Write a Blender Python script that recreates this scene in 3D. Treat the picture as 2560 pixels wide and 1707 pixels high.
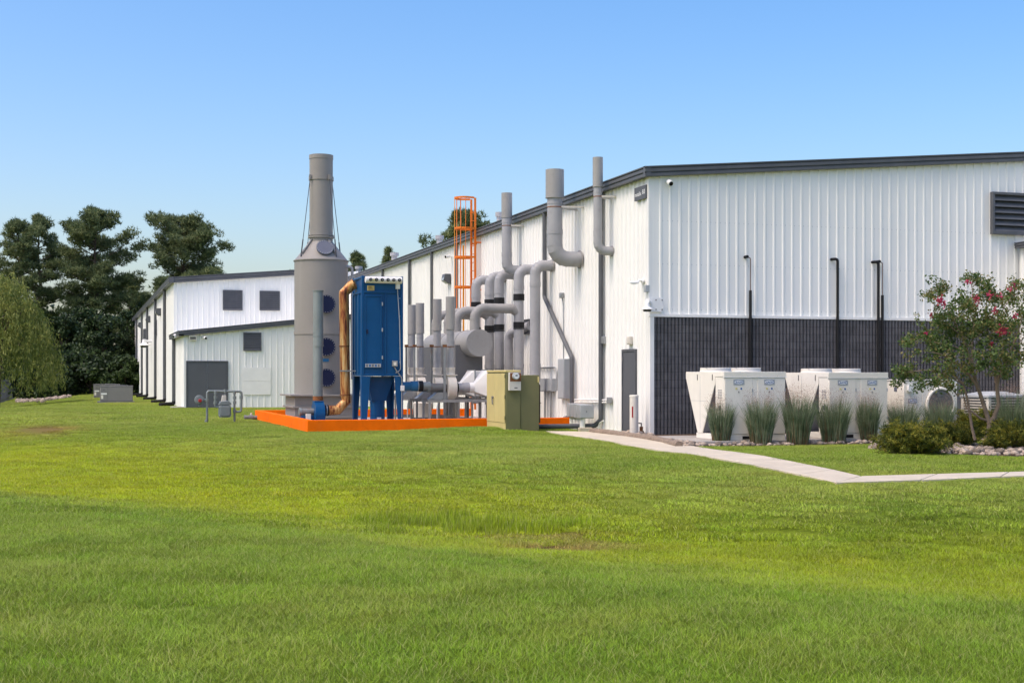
import bpy, bmesh, math, random
import numpy as np
from mathutils import Vector, Matrix
for o in list(bpy.data.objects): bpy.data.objects.remove(o)
S = bpy.context.scene; C = S.collection
random.seed(7); RNG = np.random.default_rng(11)
# ------------------------------------------------------------------ camera, sky, sun, exposure
YAW = math.radians(18.0); FPX = 3324.0; EYE = 1.5; HORIZON = 940.0
cam_d = bpy.data.cameras.new('camera'); cam = bpy.data.objects.new('camera', cam_d); C.objects.link(cam)
cam.location = (0, 0, EYE); cam.rotation_euler = (math.radians(90), 0, -YAW)
cam_d.sensor_width = 36; cam_d.lens = 36*FPX/2560; cam_d.shift_y = (HORIZON-853.5)/2560
cam_d.clip_start = .1; cam_d.clip_end = 5000
S.camera = cam
SUN_EL = math.radians(58); SUN_AZ = Vector((-1, -.28, 0)).normalized()
SUNDIR = Vector((SUN_AZ.x*math.cos(SUN_EL), SUN_AZ.y*math.cos(SUN_EL), math.sin(SUN_EL)))
W = bpy.data.worlds.new('World'); S.world = W; W.use_nodes = True
wn = W.node_tree; bg = wn.nodes['Background']
sky = wn.nodes.new('ShaderNodeTexSky'); sky.sky_type = 'NISHITA'; sky.sun_disc = False
sky.sun_elevation = SUN_EL; sky.sun_rotation = math.atan2(SUN_AZ.x, SUN_AZ.y)
sky.air_density = 1.0; sky.dust_density = 3.3; sky.ozone_density = 2.0; sky.altitude = 0
hz = wn.nodes.new('ShaderNodeHueSaturation'); hz.inputs['Saturation'].default_value = 1.42; hz.inputs['Hue'].default_value = .5055; wn.links.new(sky.outputs[0], hz.inputs['Color']); tn = wn.nodes.new('ShaderNodeMix'); tn.data_type = 'RGBA'; tn.blend_type = 'MULTIPLY'; tn.inputs[0].default_value = 1; tn.inputs[7].default_value = (1.08,1.0,.94,1); wn.links.new(hz.outputs[0], tn.inputs[6]); wn.links.new(tn.outputs[2], bg.inputs['Color']); bg.inputs['Strength'].default_value = .125
sun_d = bpy.data.lights.new('sun', 'SUN'); sun = bpy.data.objects.new('sun', sun_d); C.objects.link(sun)
sun_d.energy = .66; sun_d.angle = math.radians(18); sun_d.color = (1, .95, .87)
sun.rotation_euler = (-SUNDIR).to_track_quat('-Z', 'Y').to_euler()
S.view_settings.view_transform = 'Standard'; S.view_settings.look = 'None'
S.view_settings.exposure = 1.13; S.view_settings.gamma = 1; S.view_settings.use_curve_mapping = False
S.render.engine = 'CYCLES'; S.cycles.max_bounces = 6; S.cycles.use_denoising = True
S.cycles.transparent_max_bounces = 8
# ------------------------------------------------------------------ measuring helpers (camera calibration -> metres)
cY, sY = math.cos(YAW), math.sin(YAW)
def ray(px): r = (px-1280)/FPX; return (sY + r*cY, cY - r*sY)
def at(px, py=None, Y=None, X=None, D=None, Z=None):
    dx, dy = ray(px)
    if Y is not None: d = Y/dy
    elif X is not None: d = X/dx
    elif D is not None: d = D
    else: d = (EYE-Z)*FPX/(py-HORIZON)
    z = Z if Z is not None else (EYE + (HORIZON-py)*d/FPX if py is not None else 0)
    return Vector((dx*d, dy*d, z))
def sstep(a, b, v): t = np.clip((np.asarray(v, float)-a)/(b-a), 0, 1); return t*t*(3-2*t)
# ------------------------------------------------------------------ value noise
_LAT = RNG.random((256, 256))
def vnoise(x, y, s):
    x = np.asarray(x, float)/s+71.3; y = np.asarray(y, float)/s+13.7
    i = np.floor(x).astype(int); j = np.floor(y).astype(int); fx = x-i; fy = y-j
    fx = fx*fx*(3-2*fx); fy = fy*fy*(3-2*fy)
    g = lambda a, b: _LAT[a % 256, b % 256]
    return (g(i, j)*(1-fx)+g(i+1, j)*fx)*(1-fy)+(g(i, j+1)*(1-fx)+g(i+1, j+1)*fx)*fy
# ------------------------------------------------------------------ mesh builder
OFF = {}
def tag(o, label=None, cat=None, group=None, kind=None):
    if label: o['label'] = label
    if cat: o['category'] = cat
    if group: o['group'] = group
    if kind: o['kind'] = kind
    return o
def thing(name, label, cat, base=(0, 0, 0), group=None):
    o = bpy.data.objects.new(name, None); C.objects.link(o); o.location = base; o.empty_display_size = .2
    OFF[o] = Vector(base); return tag(o, label, cat, group)
def link(name, me, parent=None, m=None):
    o = bpy.data.objects.new(name, me); C.objects.link(o)
    if parent is not None: o.parent = parent; OFF[o] = OFF.get(parent, Vector((0, 0, 0)))
    else: OFF[o] = Vector((0, 0, 0))
    if m is not None and not me.materials: me.materials.append(m)
    return o
class MB:
    def __init__(s): s.v = []; s.f = []
    def add(s, vs, fs):
        k = len(s.v); s.v += [tuple(v) for v in vs]; s.f += [tuple(i+k for i in f) for f in fs]; return s
    def box(s, x0, x1, y0, y1, z0, z1):
        return s.add([(x0,y0,z0),(x1,y0,z0),(x1,y1,z0),(x0,y1,z0),(x0,y0,z1),(x1,y0,z1),(x1,y1,z1),(x0,y1,z1)],
                     [(0,3,2,1),(4,5,6,7),(0,1,5,4),(1,2,6,5),(2,3,7,6),(3,0,4,7)])
    def bar(s, a, b, w, h=None, up=(0,0,1)):          # rectangular bar from a to b
        a = Vector(a); b = Vector(b); h = h or w; t = (b-a).normalized(); u = Vector(up)
        if abs(t.dot(u)) > .95: u = Vector((1,0,0))
        n = t.cross(u).normalized(); u = n.cross(t); n = n*w/2; u = u*h/2
        return s.add([a-n-u,a+n-u,a+n+u,a-n+u,b-n-u,b+n-u,b+n+u,b-n+u],
                     [(0,1,2,3),(7,6,5,4),(0,4,5,1),(1,5,6,2),(2,6,7,3),(3,7,4,0)])
    def tube(s, pts, r, n=16, caps=True, close=False):
        pts = [Vector(p) for p in pts]; N = len(pts); rs = r if isinstance(r, (list, tuple)) else [r]*N
        T = []
        for i in range(N):
            if close: t = pts[(i+1) % N]-pts[i-1]
            else: t = pts[min(i+1, N-1)]-pts[max(i-1, 0)]
            if 0 < i < N-1:
                a = (pts[i]-pts[i-1]); b = (pts[i+1]-pts[i])
                if a.length > 1e-9 and b.length > 1e-9: t = a.normalized()+b.normalized()
            T.append(t.normalized() if t.length > 1e-9 else Vector((0,0,1)))
        u = Vector((1,0,0)) if abs(T[0].x) < .9 else Vector((0,1,0))
        u = (u-T[0]*u.dot(T[0])).normalized(); rings = []
        for i in range(N):
            u = (u-T[i]*u.dot(T[i])).normalized(); w = T[i].cross(u)
            rings.append([pts[i]+(u*math.cos(2*math.pi*k/n)+w*math.sin(2*math.pi*k/n))*rs[i] for k in range(n)])
        vs = [p for R in rings for p in R]; fs = []
        for i in range(N if close else N-1):
            j = (i+1) % N
            for k in range(n): fs.append((i*n+k, i*n+(k+1) % n, j*n+(k+1) % n, j*n+k))
        if caps and not close:
            fs.append(tuple(reversed(range(n)))); fs.append(tuple((N-1)*n+k for k in range(n)))
        return s.add(vs, fs)
    def cyl(s, a, b, r, r2=None, n=24, caps=True): return s.tube([a, b], [r, r if r2 is None else r2], n, caps)
    def lathe(s, prof, c, n=32):                       # prof [(r,z)] around vertical axis at c
        vs = []; fs = []; c = Vector(c)
        for r, z in prof:
            for k in range(n): vs.append((c.x+r*math.cos(2*math.pi*k/n), c.y+r*math.sin(2*math.pi*k/n), c.z+z))
        for i in range(len(prof)-1):
            for k in range(n): fs.append((i*n+k, i*n+(k+1) % n, (i+1)*n+(k+1) % n, (i+1)*n+k))
        fs.append(tuple(reversed(range(n)))); fs.append(tuple((len(prof)-1)*n+k for k in range(n)))
        return s.add(vs, fs)
    def prism(s, poly, d, axis='x', d2=None):          # poly in the two other axes, from d to d2
        n = len(poly); g = {'x': lambda p, t: (t, p[0], p[1]), 'y': lambda p, t: (p[0], t, p[1]), 'z': lambda p, t: (p[0], p[1], t)}[axis]
        return s.add([g(p, d) for p in poly]+[g(p, d2) for p in poly],
                     [tuple(range(n)), tuple(reversed(range(n, 2*n)))]+[(i, n+i, n+(i+1) % n, (i+1) % n) for i in range(n)])
    def ball(s, c, r, sx=1, sy=1, sz=1, n=16, m=8):
        vs = []; fs = []; c = Vector(c)
        for i in range(m+1):
            th = math.pi*i/m
            for k in range(n):
                ph = 2*math.pi*k/n
                vs.append((c.x+r*sx*math.sin(th)*math.cos(ph), c.y+r*sy*math.sin(th)*math.sin(ph), c.z+r*sz*math.cos(th)))
        for i in range(m):
            for k in range(n): fs.append((i*n+k, (i+1)*n+k, (i+1)*n+(k+1) % n, i*n+(k+1) % n))
        return s.add(vs, fs)
    def build(s, name, m, parent=None, bevel=0, sharp=35, smooth=True):
        o = link(name, bpy.data.meshes.new(name), parent, m); b = OFF[o]
        o.data.from_pydata([(x-b.x, y-b.y, z-b.z) for x, y, z in s.v], [], s.f)
        me = o.data; me.validate()
        bm = bmesh.new(); bm.from_mesh(me); bmesh.ops.remove_doubles(bm, verts=bm.verts, dist=1e-5)
        bmesh.ops.recalc_face_normals(bm, faces=bm.faces); bm.to_mesh(me); bm.free()
        if smooth: me.shade_smooth(); me.set_sharp_from_angle(angle=math.radians(sharp))
        if bevel:
            md = o.modifiers.new('bevel', 'BEVEL'); md.width = bevel; md.segments = 2; md.limit_method = 'ANGLE'; md.angle_limit = math.radians(40); md.harden_normals = False
        return o
def B(x0, x1, y0, y1, z0, z1): return MB().box(x0, x1, y0, y1, z0, z1)
def bend(pts, rad, k=4):                                # rounds the corners of a path into k gores
    pts = [Vector(p) for p in pts]; out = [pts[0]]
    for i in range(1, len(pts)-1):
        a = (pts[i-1]-pts[i]); b = (pts[i+1]-pts[i]); la, lb = a.length, b.length; a.normalize(); b.normalize()
        ang = math.acos(max(-1, min(1, a.dot(b)))); t = min(rad/math.tan(ang/2), la*.49, lb*.49)
        R = t*math.tan(ang/2); c = pts[i]+(a+b).normalized()*(R/math.sin(ang/2)); p0 = pts[i]+a*t; p1 = pts[i]+b*t
        v0 = p0-c; v1 = p1-c; tot = math.pi-ang
        for j in range(k+1):
            f = j/k; out.append(c+(v0*math.sin((1-f)*tot)+v1*math.sin(f*tot))/math.sin(tot) if tot > 1e-3 else p0)
    return out+[pts[-1]]
def raw_mesh(name, v, f4=None, f3=None, attrs=None):
    me = bpy.data.meshes.new(name); v = np.asarray(v, np.float32); idx = []; st = []; tot = 0
    n3 = 0 if f3 is None else len(f3); n4 = 0 if f4 is None else len(f4)
    me.vertices.add(len(v)); me.vertices.foreach_set('co', v.ravel())
    loops = np.concatenate([np.asarray(f4, np.int32).ravel() if n4 else np.zeros(0, np.int32), np.asarray(f3, np.int32).ravel() if n3 else np.zeros(0, np.int32)])
    me.loops.add(len(loops)); me.loops.foreach_set('vertex_index', loops.astype(np.int32))
    starts = np.concatenate([np.arange(n4)*4, n4*4+np.arange(n3)*3]).astype(np.int32)
    me.polygons.add(n3+n4); me.polygons.foreach_set('loop_start', starts)
    for k, (typ, dat) in (attrs or {}).items():
        a = me.attributes.new(k, typ, 'POINT'); a.data.foreach_set({'FLOAT': 'value', 'FLOAT_COLOR': 'color', 'FLOAT_VECTOR': 'vector', 'INT': 'value'}[typ], np.asarray(dat).ravel())
    me.update(calc_edges=True); me.validate(); return me
# ------------------------------------------------------------------ materials
MATS = {}
def mat(name, col, rough=.5, metal=0, var=.12, scale=2.5, bump=0, bscale=40, streak=0, streak_col=(.18,.14,.10), obj=.0, spec=.28, dirt=0, dirt_col=(.12,.10,.08)):
    m = bpy.data.materials.new(name); m.use_nodes = True; nt = m.node_tree; N = nt.nodes; L = nt.links
    b = N['Principled BSDF']; b.inputs['Roughness'].default_value = rough; b.inputs['Metallic'].default_value = metal
    b.inputs['Specular IOR Level'].default_value = spec
    geo = N.new('ShaderNodeNewGeometry')
    def noise(sc, mp=None, det=4):
        n = N.new('ShaderNodeTexNoise'); n.inputs['Scale'].default_value = sc; n.inputs['Detail'].default_value = det
        if mp:
            mm = N.new('ShaderNodeMapping'); mm.inputs['Scale'].default_value = mp; L.new(geo.outputs['Position'], mm.inputs[0]); L.new(mm.outputs[0], n.inputs[0])
        else: L.new(geo.outputs['Position'], n.inputs[0])
        return n
    def mix(f, a, c):
        x = N.new('ShaderNodeMix'); x.data_type = 'RGBA'
        for s_, v in ((0, f), (6, a), (7, c)):
            if hasattr(v, 'links'): L.new(v, x.inputs[s_])
            else: x.inputs[s_].default_value = v if s_ == 0 else (*v, 1)
        return x.outputs[2]
    def rng(v, a, bb, lo=0, hi=1):
        r = N.new('ShaderNodeMapRange'); L.new(v, r.inputs[0])
        for i, q in enumerate((a, bb, lo, hi)): r.inputs[i+1].default_value = q
        return r.outputs[0]
    n1 = noise(scale)
    c = mix(rng(n1.outputs[0], .3, .7), tuple(x*(1-var) for x in col), tuple(min(1, x*(1+var*.6)) for x in col))
    if streak:
        s1 = noise(1.0, (4, 4, .16), 3); c = mix(rng(s1.outputs[0], .52, .78, 0, streak), c, streak_col)
    if dirt:
        s2 = noise(6.0, None, 6); c = mix(rng(s2.outputs[0], .55, .75, 0, dirt), c, dirt_col)
    if obj:
        oi = N.new('ShaderNodeObjectInfo'); hsv = N.new('ShaderNodeHueSaturation'); L.new(c, hsv.inputs['Color'])
        L.new(rng(oi.outputs['Random'], 0, 1, 1-obj, 1+obj), hsv.inputs['Value']); c = hsv.outputs[0]
    L.new(c, b.inputs['Base Color'])
    L.new(rng(n1.outputs[0], .3, .7, max(.05, rough-.08), min(1, rough+.1)), b.inputs['Roughness'])
    if bump:
        n2 = noise(bscale, None, 3); bp = N.new('ShaderNodeBump'); bp.inputs['Strength'].default_value = bump; bp.inputs['Distance'].default_value = .02
        L.new(n2.outputs[0], bp.inputs['Height']); L.new(bp.outputs[0], b.inputs['Normal'])
    MATS[name] = m; return m
def leafmat(name, cols, scale=.7, rough=.55, trans=.35, attr=None, instancer=False):
    m = bpy.data.materials.new(name); m.use_nodes = True; nt = m.node_tree; N = nt.nodes; L = nt.links
    b = N['Principled BSDF']; b.inputs['Roughness'].default_value = rough; b.inputs['Specular IOR Level'].default_value = .25
    geo = N.new('ShaderNodeNewGeometry'); n = N.new('ShaderNodeTexNoise'); n.inputs['Scale'].default_value = scale; n.inputs['Detail'].default_value = 3
    L.new(geo.outputs['Position'], n.inputs[0])
    r = N.new('ShaderNodeValToRGB'); e = r.color_ramp.elements
    e[0].position = .32; e[1].position = .7; e[0].color = (*cols[0], 1); e[1].color = (*cols[-1], 1)
    for i, cc in enumerate(cols[1:-1]): q = e.new(.32+.38*(i+1)/(len(cols)-1)); q.color = (*cc, 1)
    at_ = N.new('ShaderNodeAttribute'); at_.attribute_name = 'bt'
    a = N.new('ShaderNodeMath'); a.operation = 'MULTIPLY_ADD'; L.new(at_.outputs['Fac'], a.inputs[0]); a.inputs[1].default_value = .5; a.inputs[2].default_value = -.25
    s2 = N.new('ShaderNodeMath'); L.new(n.outputs[0], s2.inputs[0]); L.new(a.outputs[0], s2.inputs[1]); L.new(s2.outputs[0], r.inputs[0])
    L.new(r.outputs[0], b.inputs['Base Color'])
    t = N.new('ShaderNodeBsdfTranslucent'); L.new(r.outputs[0], t.inputs[0]); mx = N.new('ShaderNodeMixShader'); mx.inputs[0].default_value = trans
    L.new(b.outputs[0], mx.inputs[1]); L.new(t.outputs[0], mx.inputs[2]); L.new(mx.outputs[0], N['Material Output'].inputs[0])
    MATS[name] = m; return m
M_WHITE = mat('white_siding', (.845,.84,.80), .42, 0, .025, .8, streak=.035, streak_col=(.60,.57,.52), obj=.02)
M_WTRIM = mat('white_trim', (.84,.83,.79), .4, 0, .04)
M_CREAM = mat('cream_enamel', (.80,.76,.67), .42, 0, .04, 3, streak=.12, streak_col=(.5,.44,.36), dirt=.05)
M_WPLAS = mat('white_plastic', (.80,.80,.78), .35, 0, .03)
M_DARK = mat('charcoal_trim', (.105,.11,.12), .42, 0, .12, 3, streak=.25, streak_col=(.15,.15,.16))
M_DOORG = mat('grey_door_paint', (.105,.11,.12), .45, 0, .06, 2)
M_BLOCK = mat('charcoal_block', (.120,.118,.124), .9, 0, .25, 6, bump=.6, bscale=45, obj=.10, spec=.25)
M_MORTAR = mat('dark_mortar', (.045,.045,.048), .95, 0, .2)
M_GREY = mat('grey_frp', (.325,.315,.30), .55, 0, .07, 1.5, streak=.3, streak_col=(.43,.42,.40), dirt=.14)
M_TANK = mat('warm_grey_tank', (.285,.265,.24), .5, 0, .06, 1.2, streak=.35, streak_col=(.34,.33,.31), dirt=.06)
M_LGREY = mat('pale_grey_pvc', (.35,.35,.36), .5, 0, .08, 2, streak=.25, streak_col=(.45,.44,.43), dirt=.14)
M_PVCW = mat('offwhite_pvc', (.66,.62,.55), .45, 0, .07, 3, streak=.3, streak_col=(.38,.30,.22), dirt=.2, dirt_col=(.35,.25,.17))
M_HOOD = mat('white_fibreglass', (.80,.78,.74), .35, 0, .03, 3, dirt=.06, dirt_col=(.5,.42,.34))
M_GALV = mat('galvanised', (.36,.37,.37), .45, .5, .18, 6, dirt=.2, dirt_col=(.28,.2,.13))
M_GALVG = mat('green_grey_galvanised', (.25,.28,.275), .5, .2, .12, 3, streak=.2, streak_col=(.3,.31,.3), dirt=.2, dirt_col=(.2,.16,.12))
M_STEEL = mat('weathered_steel', (.24,.24,.23), .6, .3, .2, 5, dirt=.55, dirt_col=(.24,.11,.045))
M_RUSTY = mat('rust', (.24,.10,.04), .8, .1, .4, 8, bump=.3, dirt=.5, dirt_col=(.12,.04,.02))
M_BLUE = mat('blue_enamel', (.002,.070,.205), .38, 0, .12, 1.5, streak=.18, streak_col=(.03,.10,.24), dirt=.05)
M_BLUEL = mat('light_blue_pipe', (.03,.16,.33), .4, 0, .1)
M_NAVY = mat('navy_cover', (.013,.018,.055), .4, 0, .1)
M_SLATE = mat('slate_cover', (.14,.15,.19), .55, 0, .1)
M_BLACK = mat('black_rubber', (.012,.012,.013), .6, 0, .2)
M_ORANGE = mat('orange_paint', (.95,.165,.003), .85, 0, .10, 2.5, spec=.1, bump=.25, bscale=25, dirt=.30, dirt_col=(.50,.085,.006), streak=.25, streak_col=(.78,.20,.03))
M_ORANGE2 = mat('orange_steel', (.78,.19,.015), .45, 0, .08)
M_AMBER = mat('amber_steel', (.80,.32,.015), .45, 0, .08)
M_OLIVE = mat('olive_enamel', (.17,.165,.075), .5, 0, .1, 2, streak=.25, streak_col=(.20,.185,.09), dirt=.10)
M_OLIVEL = mat('pale_olive_enamel', (.60,.50,.22), .5, 0, .08, 2, streak=.35, streak_col=(.46,.38,.20), dirt=.10, dirt_col=(.3,.28,.15))  # paler, yellower olive for the doors, skirt, roof cap and lug
M_CONC = mat('concrete', (.60,.525,.40), .9, 0, .12, 1.2, bump=.3, bscale=60, dirt=.3, dirt_col=(.45,.32,.2))
M_CONCP = mat('pale_concrete', (.40,.37,.33), .9, 0, .12, 2, bump=.3, bscale=60, dirt=.2)
M_EDGE = mat('brown_edging', (.26,.20,.15), .9, 0, .25, 8, bump=.5, bscale=40, dirt=.4)
M_STONE = mat('river_stone', (.34,.275,.215), .85, 0, .35, 9, bump=.3, bscale=30, obj=.5)
M_RIP = mat('riprap_stone', (.30,.265,.23), .9, 0, .4, 3, bump=.4, obj=.3)
M_SOIL = mat('soil', (.10,.065,.04), .95, 0, .3, 8, bump=.5)
M_BARK = mat('pine_bark', (.10,.075,.055), .9, 0, .35, 5, bump=.8, bscale=12)
M_BARK2 = mat('smooth_tan_bark', (.24,.18,.125), .75, 0, .3, 7, bump=.3, bscale=20, dirt=.35, dirt_col=(.13,.10,.075))
M_METER = mat('grey_green_meter', (.22,.25,.255), .5, .1, .12, 9, dirt=.3, dirt_col=(.33,.34,.33))
M_RED = mat('red_cap', (.42,.03,.03), .5)
M_UNIT = mat('taupe_grey_enamel', (.205,.20,.195), .5, 0, .05)
M_CABLE = mat('steel_cable', (.10,.10,.105), .5, .4)
M_COPPER = mat('copper_tube', (.16,.08,.05), .5, .4)
M_BLUEINK = mat('blue_ink', (.03,.13,.36), .5)
M_PLATE = mat('plate_grey', (.40,.42,.43), .45)
M_YELLOW = mat('yellow_sticker', (.70,.62,.25), .5)
M_TANLBL = mat('tan_label', (.55,.43,.17), .5)
M_PLEN = mat('shaded_grey_plenum', (.15,.15,.155), .6, 0, .08)  # grey darkened so the shade under the drum sits in the colour
M_FIN = mat('dark_brown_fin', (.045,.035,.022), .6)
M_LENS = mat('dark_lens', (.01,.01,.012), .15)
M_GLASSL = mat('lamp_glass', (.45,.46,.45), .2)
# rusted galvanised duct: pale zinc, ochre and deep rust
m = bpy.data.materials.new('rusted_duct'); m.use_nodes = True; nt = m.node_tree; N = nt.nodes; L = nt.links; b = N['Principled BSDF']
g = N.new('ShaderNodeNewGeometry'); mp = N.new('ShaderNodeMapping'); mp.inputs['Scale'].default_value = (11, 11, 1.1); L.new(g.outputs['Position'], mp.inputs[0])
n = N.new('ShaderNodeTexNoise'); n.inputs['Scale'].default_value = 1; n.inputs['Detail'].default_value = 7; n.inputs['Roughness'].default_value = .65; L.new(mp.outputs[0], n.inputs[0])
r = N.new('ShaderNodeValToRGB'); L.new(n.outputs[0], r.inputs[0]); e = r.color_ramp.elements
e[0].position = .36; e[0].color = (.085,.022,.012, 1); e[1].position = .70; e[1].color = (.62,.50,.30, 1)
for p_, c_ in ((.42, (.26,.065,.02)), (.48, (.50,.22,.06)), (.58, (.62,.38,.14))): q = e.new(p_); q.color = (*c_, 1)
L.new(r.outputs[0], b.inputs['Base Color']); b.inputs['Metallic'].default_value = .35; b.inputs['Roughness'].default_value = .5
M_DUCT = m
M_PINE = leafmat('pine_needles', [(.080,.112,.046),(.145,.185,.075),(.235,.265,.11)], .45, .6, .25)
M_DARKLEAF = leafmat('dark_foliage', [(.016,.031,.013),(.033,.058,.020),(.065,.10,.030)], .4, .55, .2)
M_WILLOW = leafmat('willow_leaves', [(.12,.16,.035),(.21,.245,.055),(.33,.34,.09)], .6, .55, .35)
M_MYRTLE = leafmat('myrtle_leaves', [(.070,.120,.032),(.115,.185,.045),(.22,.19,.065)], 1.6, .45, .3)
M_BLOOM = leafmat('pink_blossom', [(.40,.05,.08),(.50,.10,.12),(.60,.05,.16)], 3, .6, .3)
M_YEW = leafmat('yew_needles', [(.055,.078,.015),(.14,.165,.022),(.30,.27,.035)], 4.5, .55, .25)
M_SWITCH = leafmat('switchgrass_blades', [(.11,.16,.085),(.19,.25,.135),(.32,.36,.23)], 5, .55, .3)
M_STRAW = leafmat('dry_straw', [(.13,.07,.035),(.22,.13,.065),(.30,.19,.10)], 5, .7, .2)
M_PANICLE = leafmat('seed_heads', [(.28,.17,.12),(.36,.24,.17),(.44,.32,.24)], 4, .7, .3)
# ================================================================== GROUND
CREST = np.array([(-30,75.6),(-14,45),(-1.1,20.3),(3.65,11.2),(6.5,8.1),(14,2.5),(40,-14)], float)
def sdist(x, y):                                         # signed distance to the near bank of the swale, + beyond it
    x = np.asarray(x, float); y = np.asarray(y, float); best = np.full(x.shape, 1e9); sg = np.ones(x.shape)
    for a, b2 in zip(CREST[:-1], CREST[1:]):
        e = b2-a; L2 = e@e; t = np.clip(((x-a[0])*e[0]+(y-a[1])*e[1])/L2, 0, 1); qx = a[0]+t*e[0]; qy = a[1]+t*e[1]
        d = np.hypot(x-qx, y-qy); s = -np.sign((x-a[0])*e[1]-(y-a[1])*e[0]); k = d < best; best = np.where(k, d, best); sg = np.where(k, s, sg)
    return best*np.where(sg >= 0, 1, -1)*np.sign(-1*(-1))
_flip = 1 if sdist(13, 31) > 0 else -1
MUD = [(*at(1395, 1357, Z=-.36).xy, .50), (*at(1192, 1336, Z=-.36).xy, .35), (*at(1430, 1324, Z=-.33).xy, .28), (*at(1040, 1544, Z=-.1).xy, .05)]
MUDFAR = at(112, 1082, Z=-.2)
def height(x, y):
    x = np.asarray(x, float); y = np.asarray(y, float)
    d = sdist(x, y)*_flip + (vnoise(x, y, 3.5)-.5)*.5
    far = 8.0+np.clip(y-14, 0, 40)*.22
    z = -.09-.33*sstep(-2.2, 2.8, d)
    z = z+.42*sstep(2.9, far, d)
    z = z-.55*sstep(2, -5, x)*sstep(60, 95, y)
    z = z+.13*np.exp(-((x-10.2)/1.5)**2-((y-34.0)/1.3)**2)
    free = sstep(0, 3, np.maximum(29.5-y, 3.2-x))
    z = z+free*((vnoise(x, y, 5)-.5)*.08+(vnoise(x, y, 1.3)-.5)*.035)
    for mx, my, mr in MUD: z = z-.05*np.exp(-((x-mx)**2+(y-my)**2)/mr**2)
    return z
def gh(x, y): return float(height(np.array([x]), np.array([y]))[0])
# plan shapes that carry no grass
WALK = [[(11.65,33.0),(12.85,33.0),(12.72,28.0),(11.92,22.0),(11.05,17.2),(10.1,16.35),(10.87,22.0),(11.52,28.0)],
        [(10.1,16.35),(11.05,17.2),(40,18.35),(40,17.45)]]
BED_A = [(12.88,32.6),(13.74,32.6),(13.74,31.0),(13.9,31.0),(26,31.0),(26,25.9),(22,25.7),(12.1,25.75),(12.45,28.5)]
BED_B = [(17.9+2.75*math.cos(t)*(1+.06*math.sin(3*t)), 22.55+2.2*math.sin(t)) for t in np.linspace(0, 2*math.pi, 40, endpoint=False)]
BUILD = [[(13.6,30.8),(60,30.8),(60,130),(4.5,130),(4.5,64.0),(13.6,64.0)], [(5.7,35.6),(13.74,35.6),(13.74,47.2),(5.7,47.2)], [(10.62,33.28),(11.7,33.28),(11.7,35.05),(10.62,35.05)],
         [(.9,78.6),(3.1,78.6),(3.1,80),(.9,80)]]
def inside(poly, x, y):
    x = np.asarray(x); y = np.asarray(y); r = np.zeros(x.shape, bool); n = len(poly)
    for i in range(n):
        x0, y0 = poly[i]; x1, y1 = poly[(i+1) % n]
        c = ((y0 > y) != (y1 > y)); r ^= c & (x < (x1-x0)*(y-y0)/((y1-y0) if y1 != y0 else 1e-9)+x0)
    return r
def lawn_tint(x, y):                                      # colour of the turf itself
    d = sdist(x, y)*_flip+(vnoise(x, y, 2.2)-.5)*1.4
    far = 7+np.clip(y-14, 0, 40)*.25
    swale = sstep(-.8, 3.0, d)*(1-sstep(far*.35, far*1.0, d)); bank = sstep(-6, -.5, d)*(1-sstep(-.5, 2.2, d))
    n1 = vnoise(x, y, 4.0); n2 = vnoise(x, y, 1.1); n3 = vnoise(x, y, 9.0); n4 = vnoise(x+40, y-9, .5)
    g0 = np.array((.205,.320,.026)); g1 = np.array((.345,.425,.066)); g2 = np.array((.40,.475,.016)); br = np.array((.34,.19,.10))
    m = np.clip(.22+1.0*(n1-.4)+.8*(n2-.5)+.9*(n3-.5)+.6*(n4-.5), 0, 1)[..., None]
    m = np.clip(m*(1-.45*bank[..., None])+.25*sstep(3, 9, d)[..., None], 0, 1); c = g0*(1-m)+g1*m
    lush = sstep(0, 6, d-far)*(.35+.4*n3)
    c = c*(1-.0*lush[..., None])
    k = (swale*(.42+.9*n2*n1+.5*n3)).clip(0, 1)[..., None]; c = c*(1-k)+g2*k
    farz = sstep(34, 60, y)[..., None]*.25; c = c*(1-farz)+np.array((.33,.37,.05))*farz
    for mx, my, mr in MUD:
        k = np.exp(-(((x-mx)/(mr*1.5))**2+((y-my)/(mr*.9))**2)**2)[..., None]*.9; c = c*(1-k)+br*k
    k = (np.exp(-((x-MUDFAR.x)/1.1)**2-((y-MUDFAR.y)/2.4)**2)*(.7+.6*n2)).clip(0, .85)[..., None]; c = c*(1-k)+np.array((.34,.19,.07))*k
    return c
xs = np.concatenate([[-1500,-500,-200,-100,-60,-40], np.arange(-30, -8, .5), np.arange(-8, 26, .2), np.arange(26, 42, .5), [45,60,100,200,500,1500]])
ys = np.concatenate([[-300,-80,-30,-12], np.arange(-6, 4, .5), np.arange(4, 38, .2), np.arange(38, 60, .5), np.arange(60, 140, 2.5), [160,220,400,900,2500]])
GX, GY = np.meshgrid(xs, ys); gz = height(GX, GY); tint = lawn_tint(GX, GY)
nx, ny = len(xs), len(ys); ii = np.arange(nx*ny).reshape(ny, nx)
me = raw_mesh('ground', np.stack([GX, GY, gz], -1).reshape(-1, 3), np.stack([ii[:-1,:-1], ii[:-1,1:], ii[1:,1:], ii[1:,:-1]], -1).reshape(-1, 4),
              attrs={'tint': ('FLOAT_COLOR', np.concatenate([tint.reshape(-1, 3), np.ones((nx*ny, 1))], 1))})
me.shade_smooth()
m = bpy.data.materials.new('turf_soil'); m.use_nodes = True; nt = m.node_tree; N = nt.nodes; L = nt.links; b = N['Principled BSDF']; b.inputs['Roughness'].default_value = .95; b.inputs['Specular IOR Level'].default_value = .1
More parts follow.
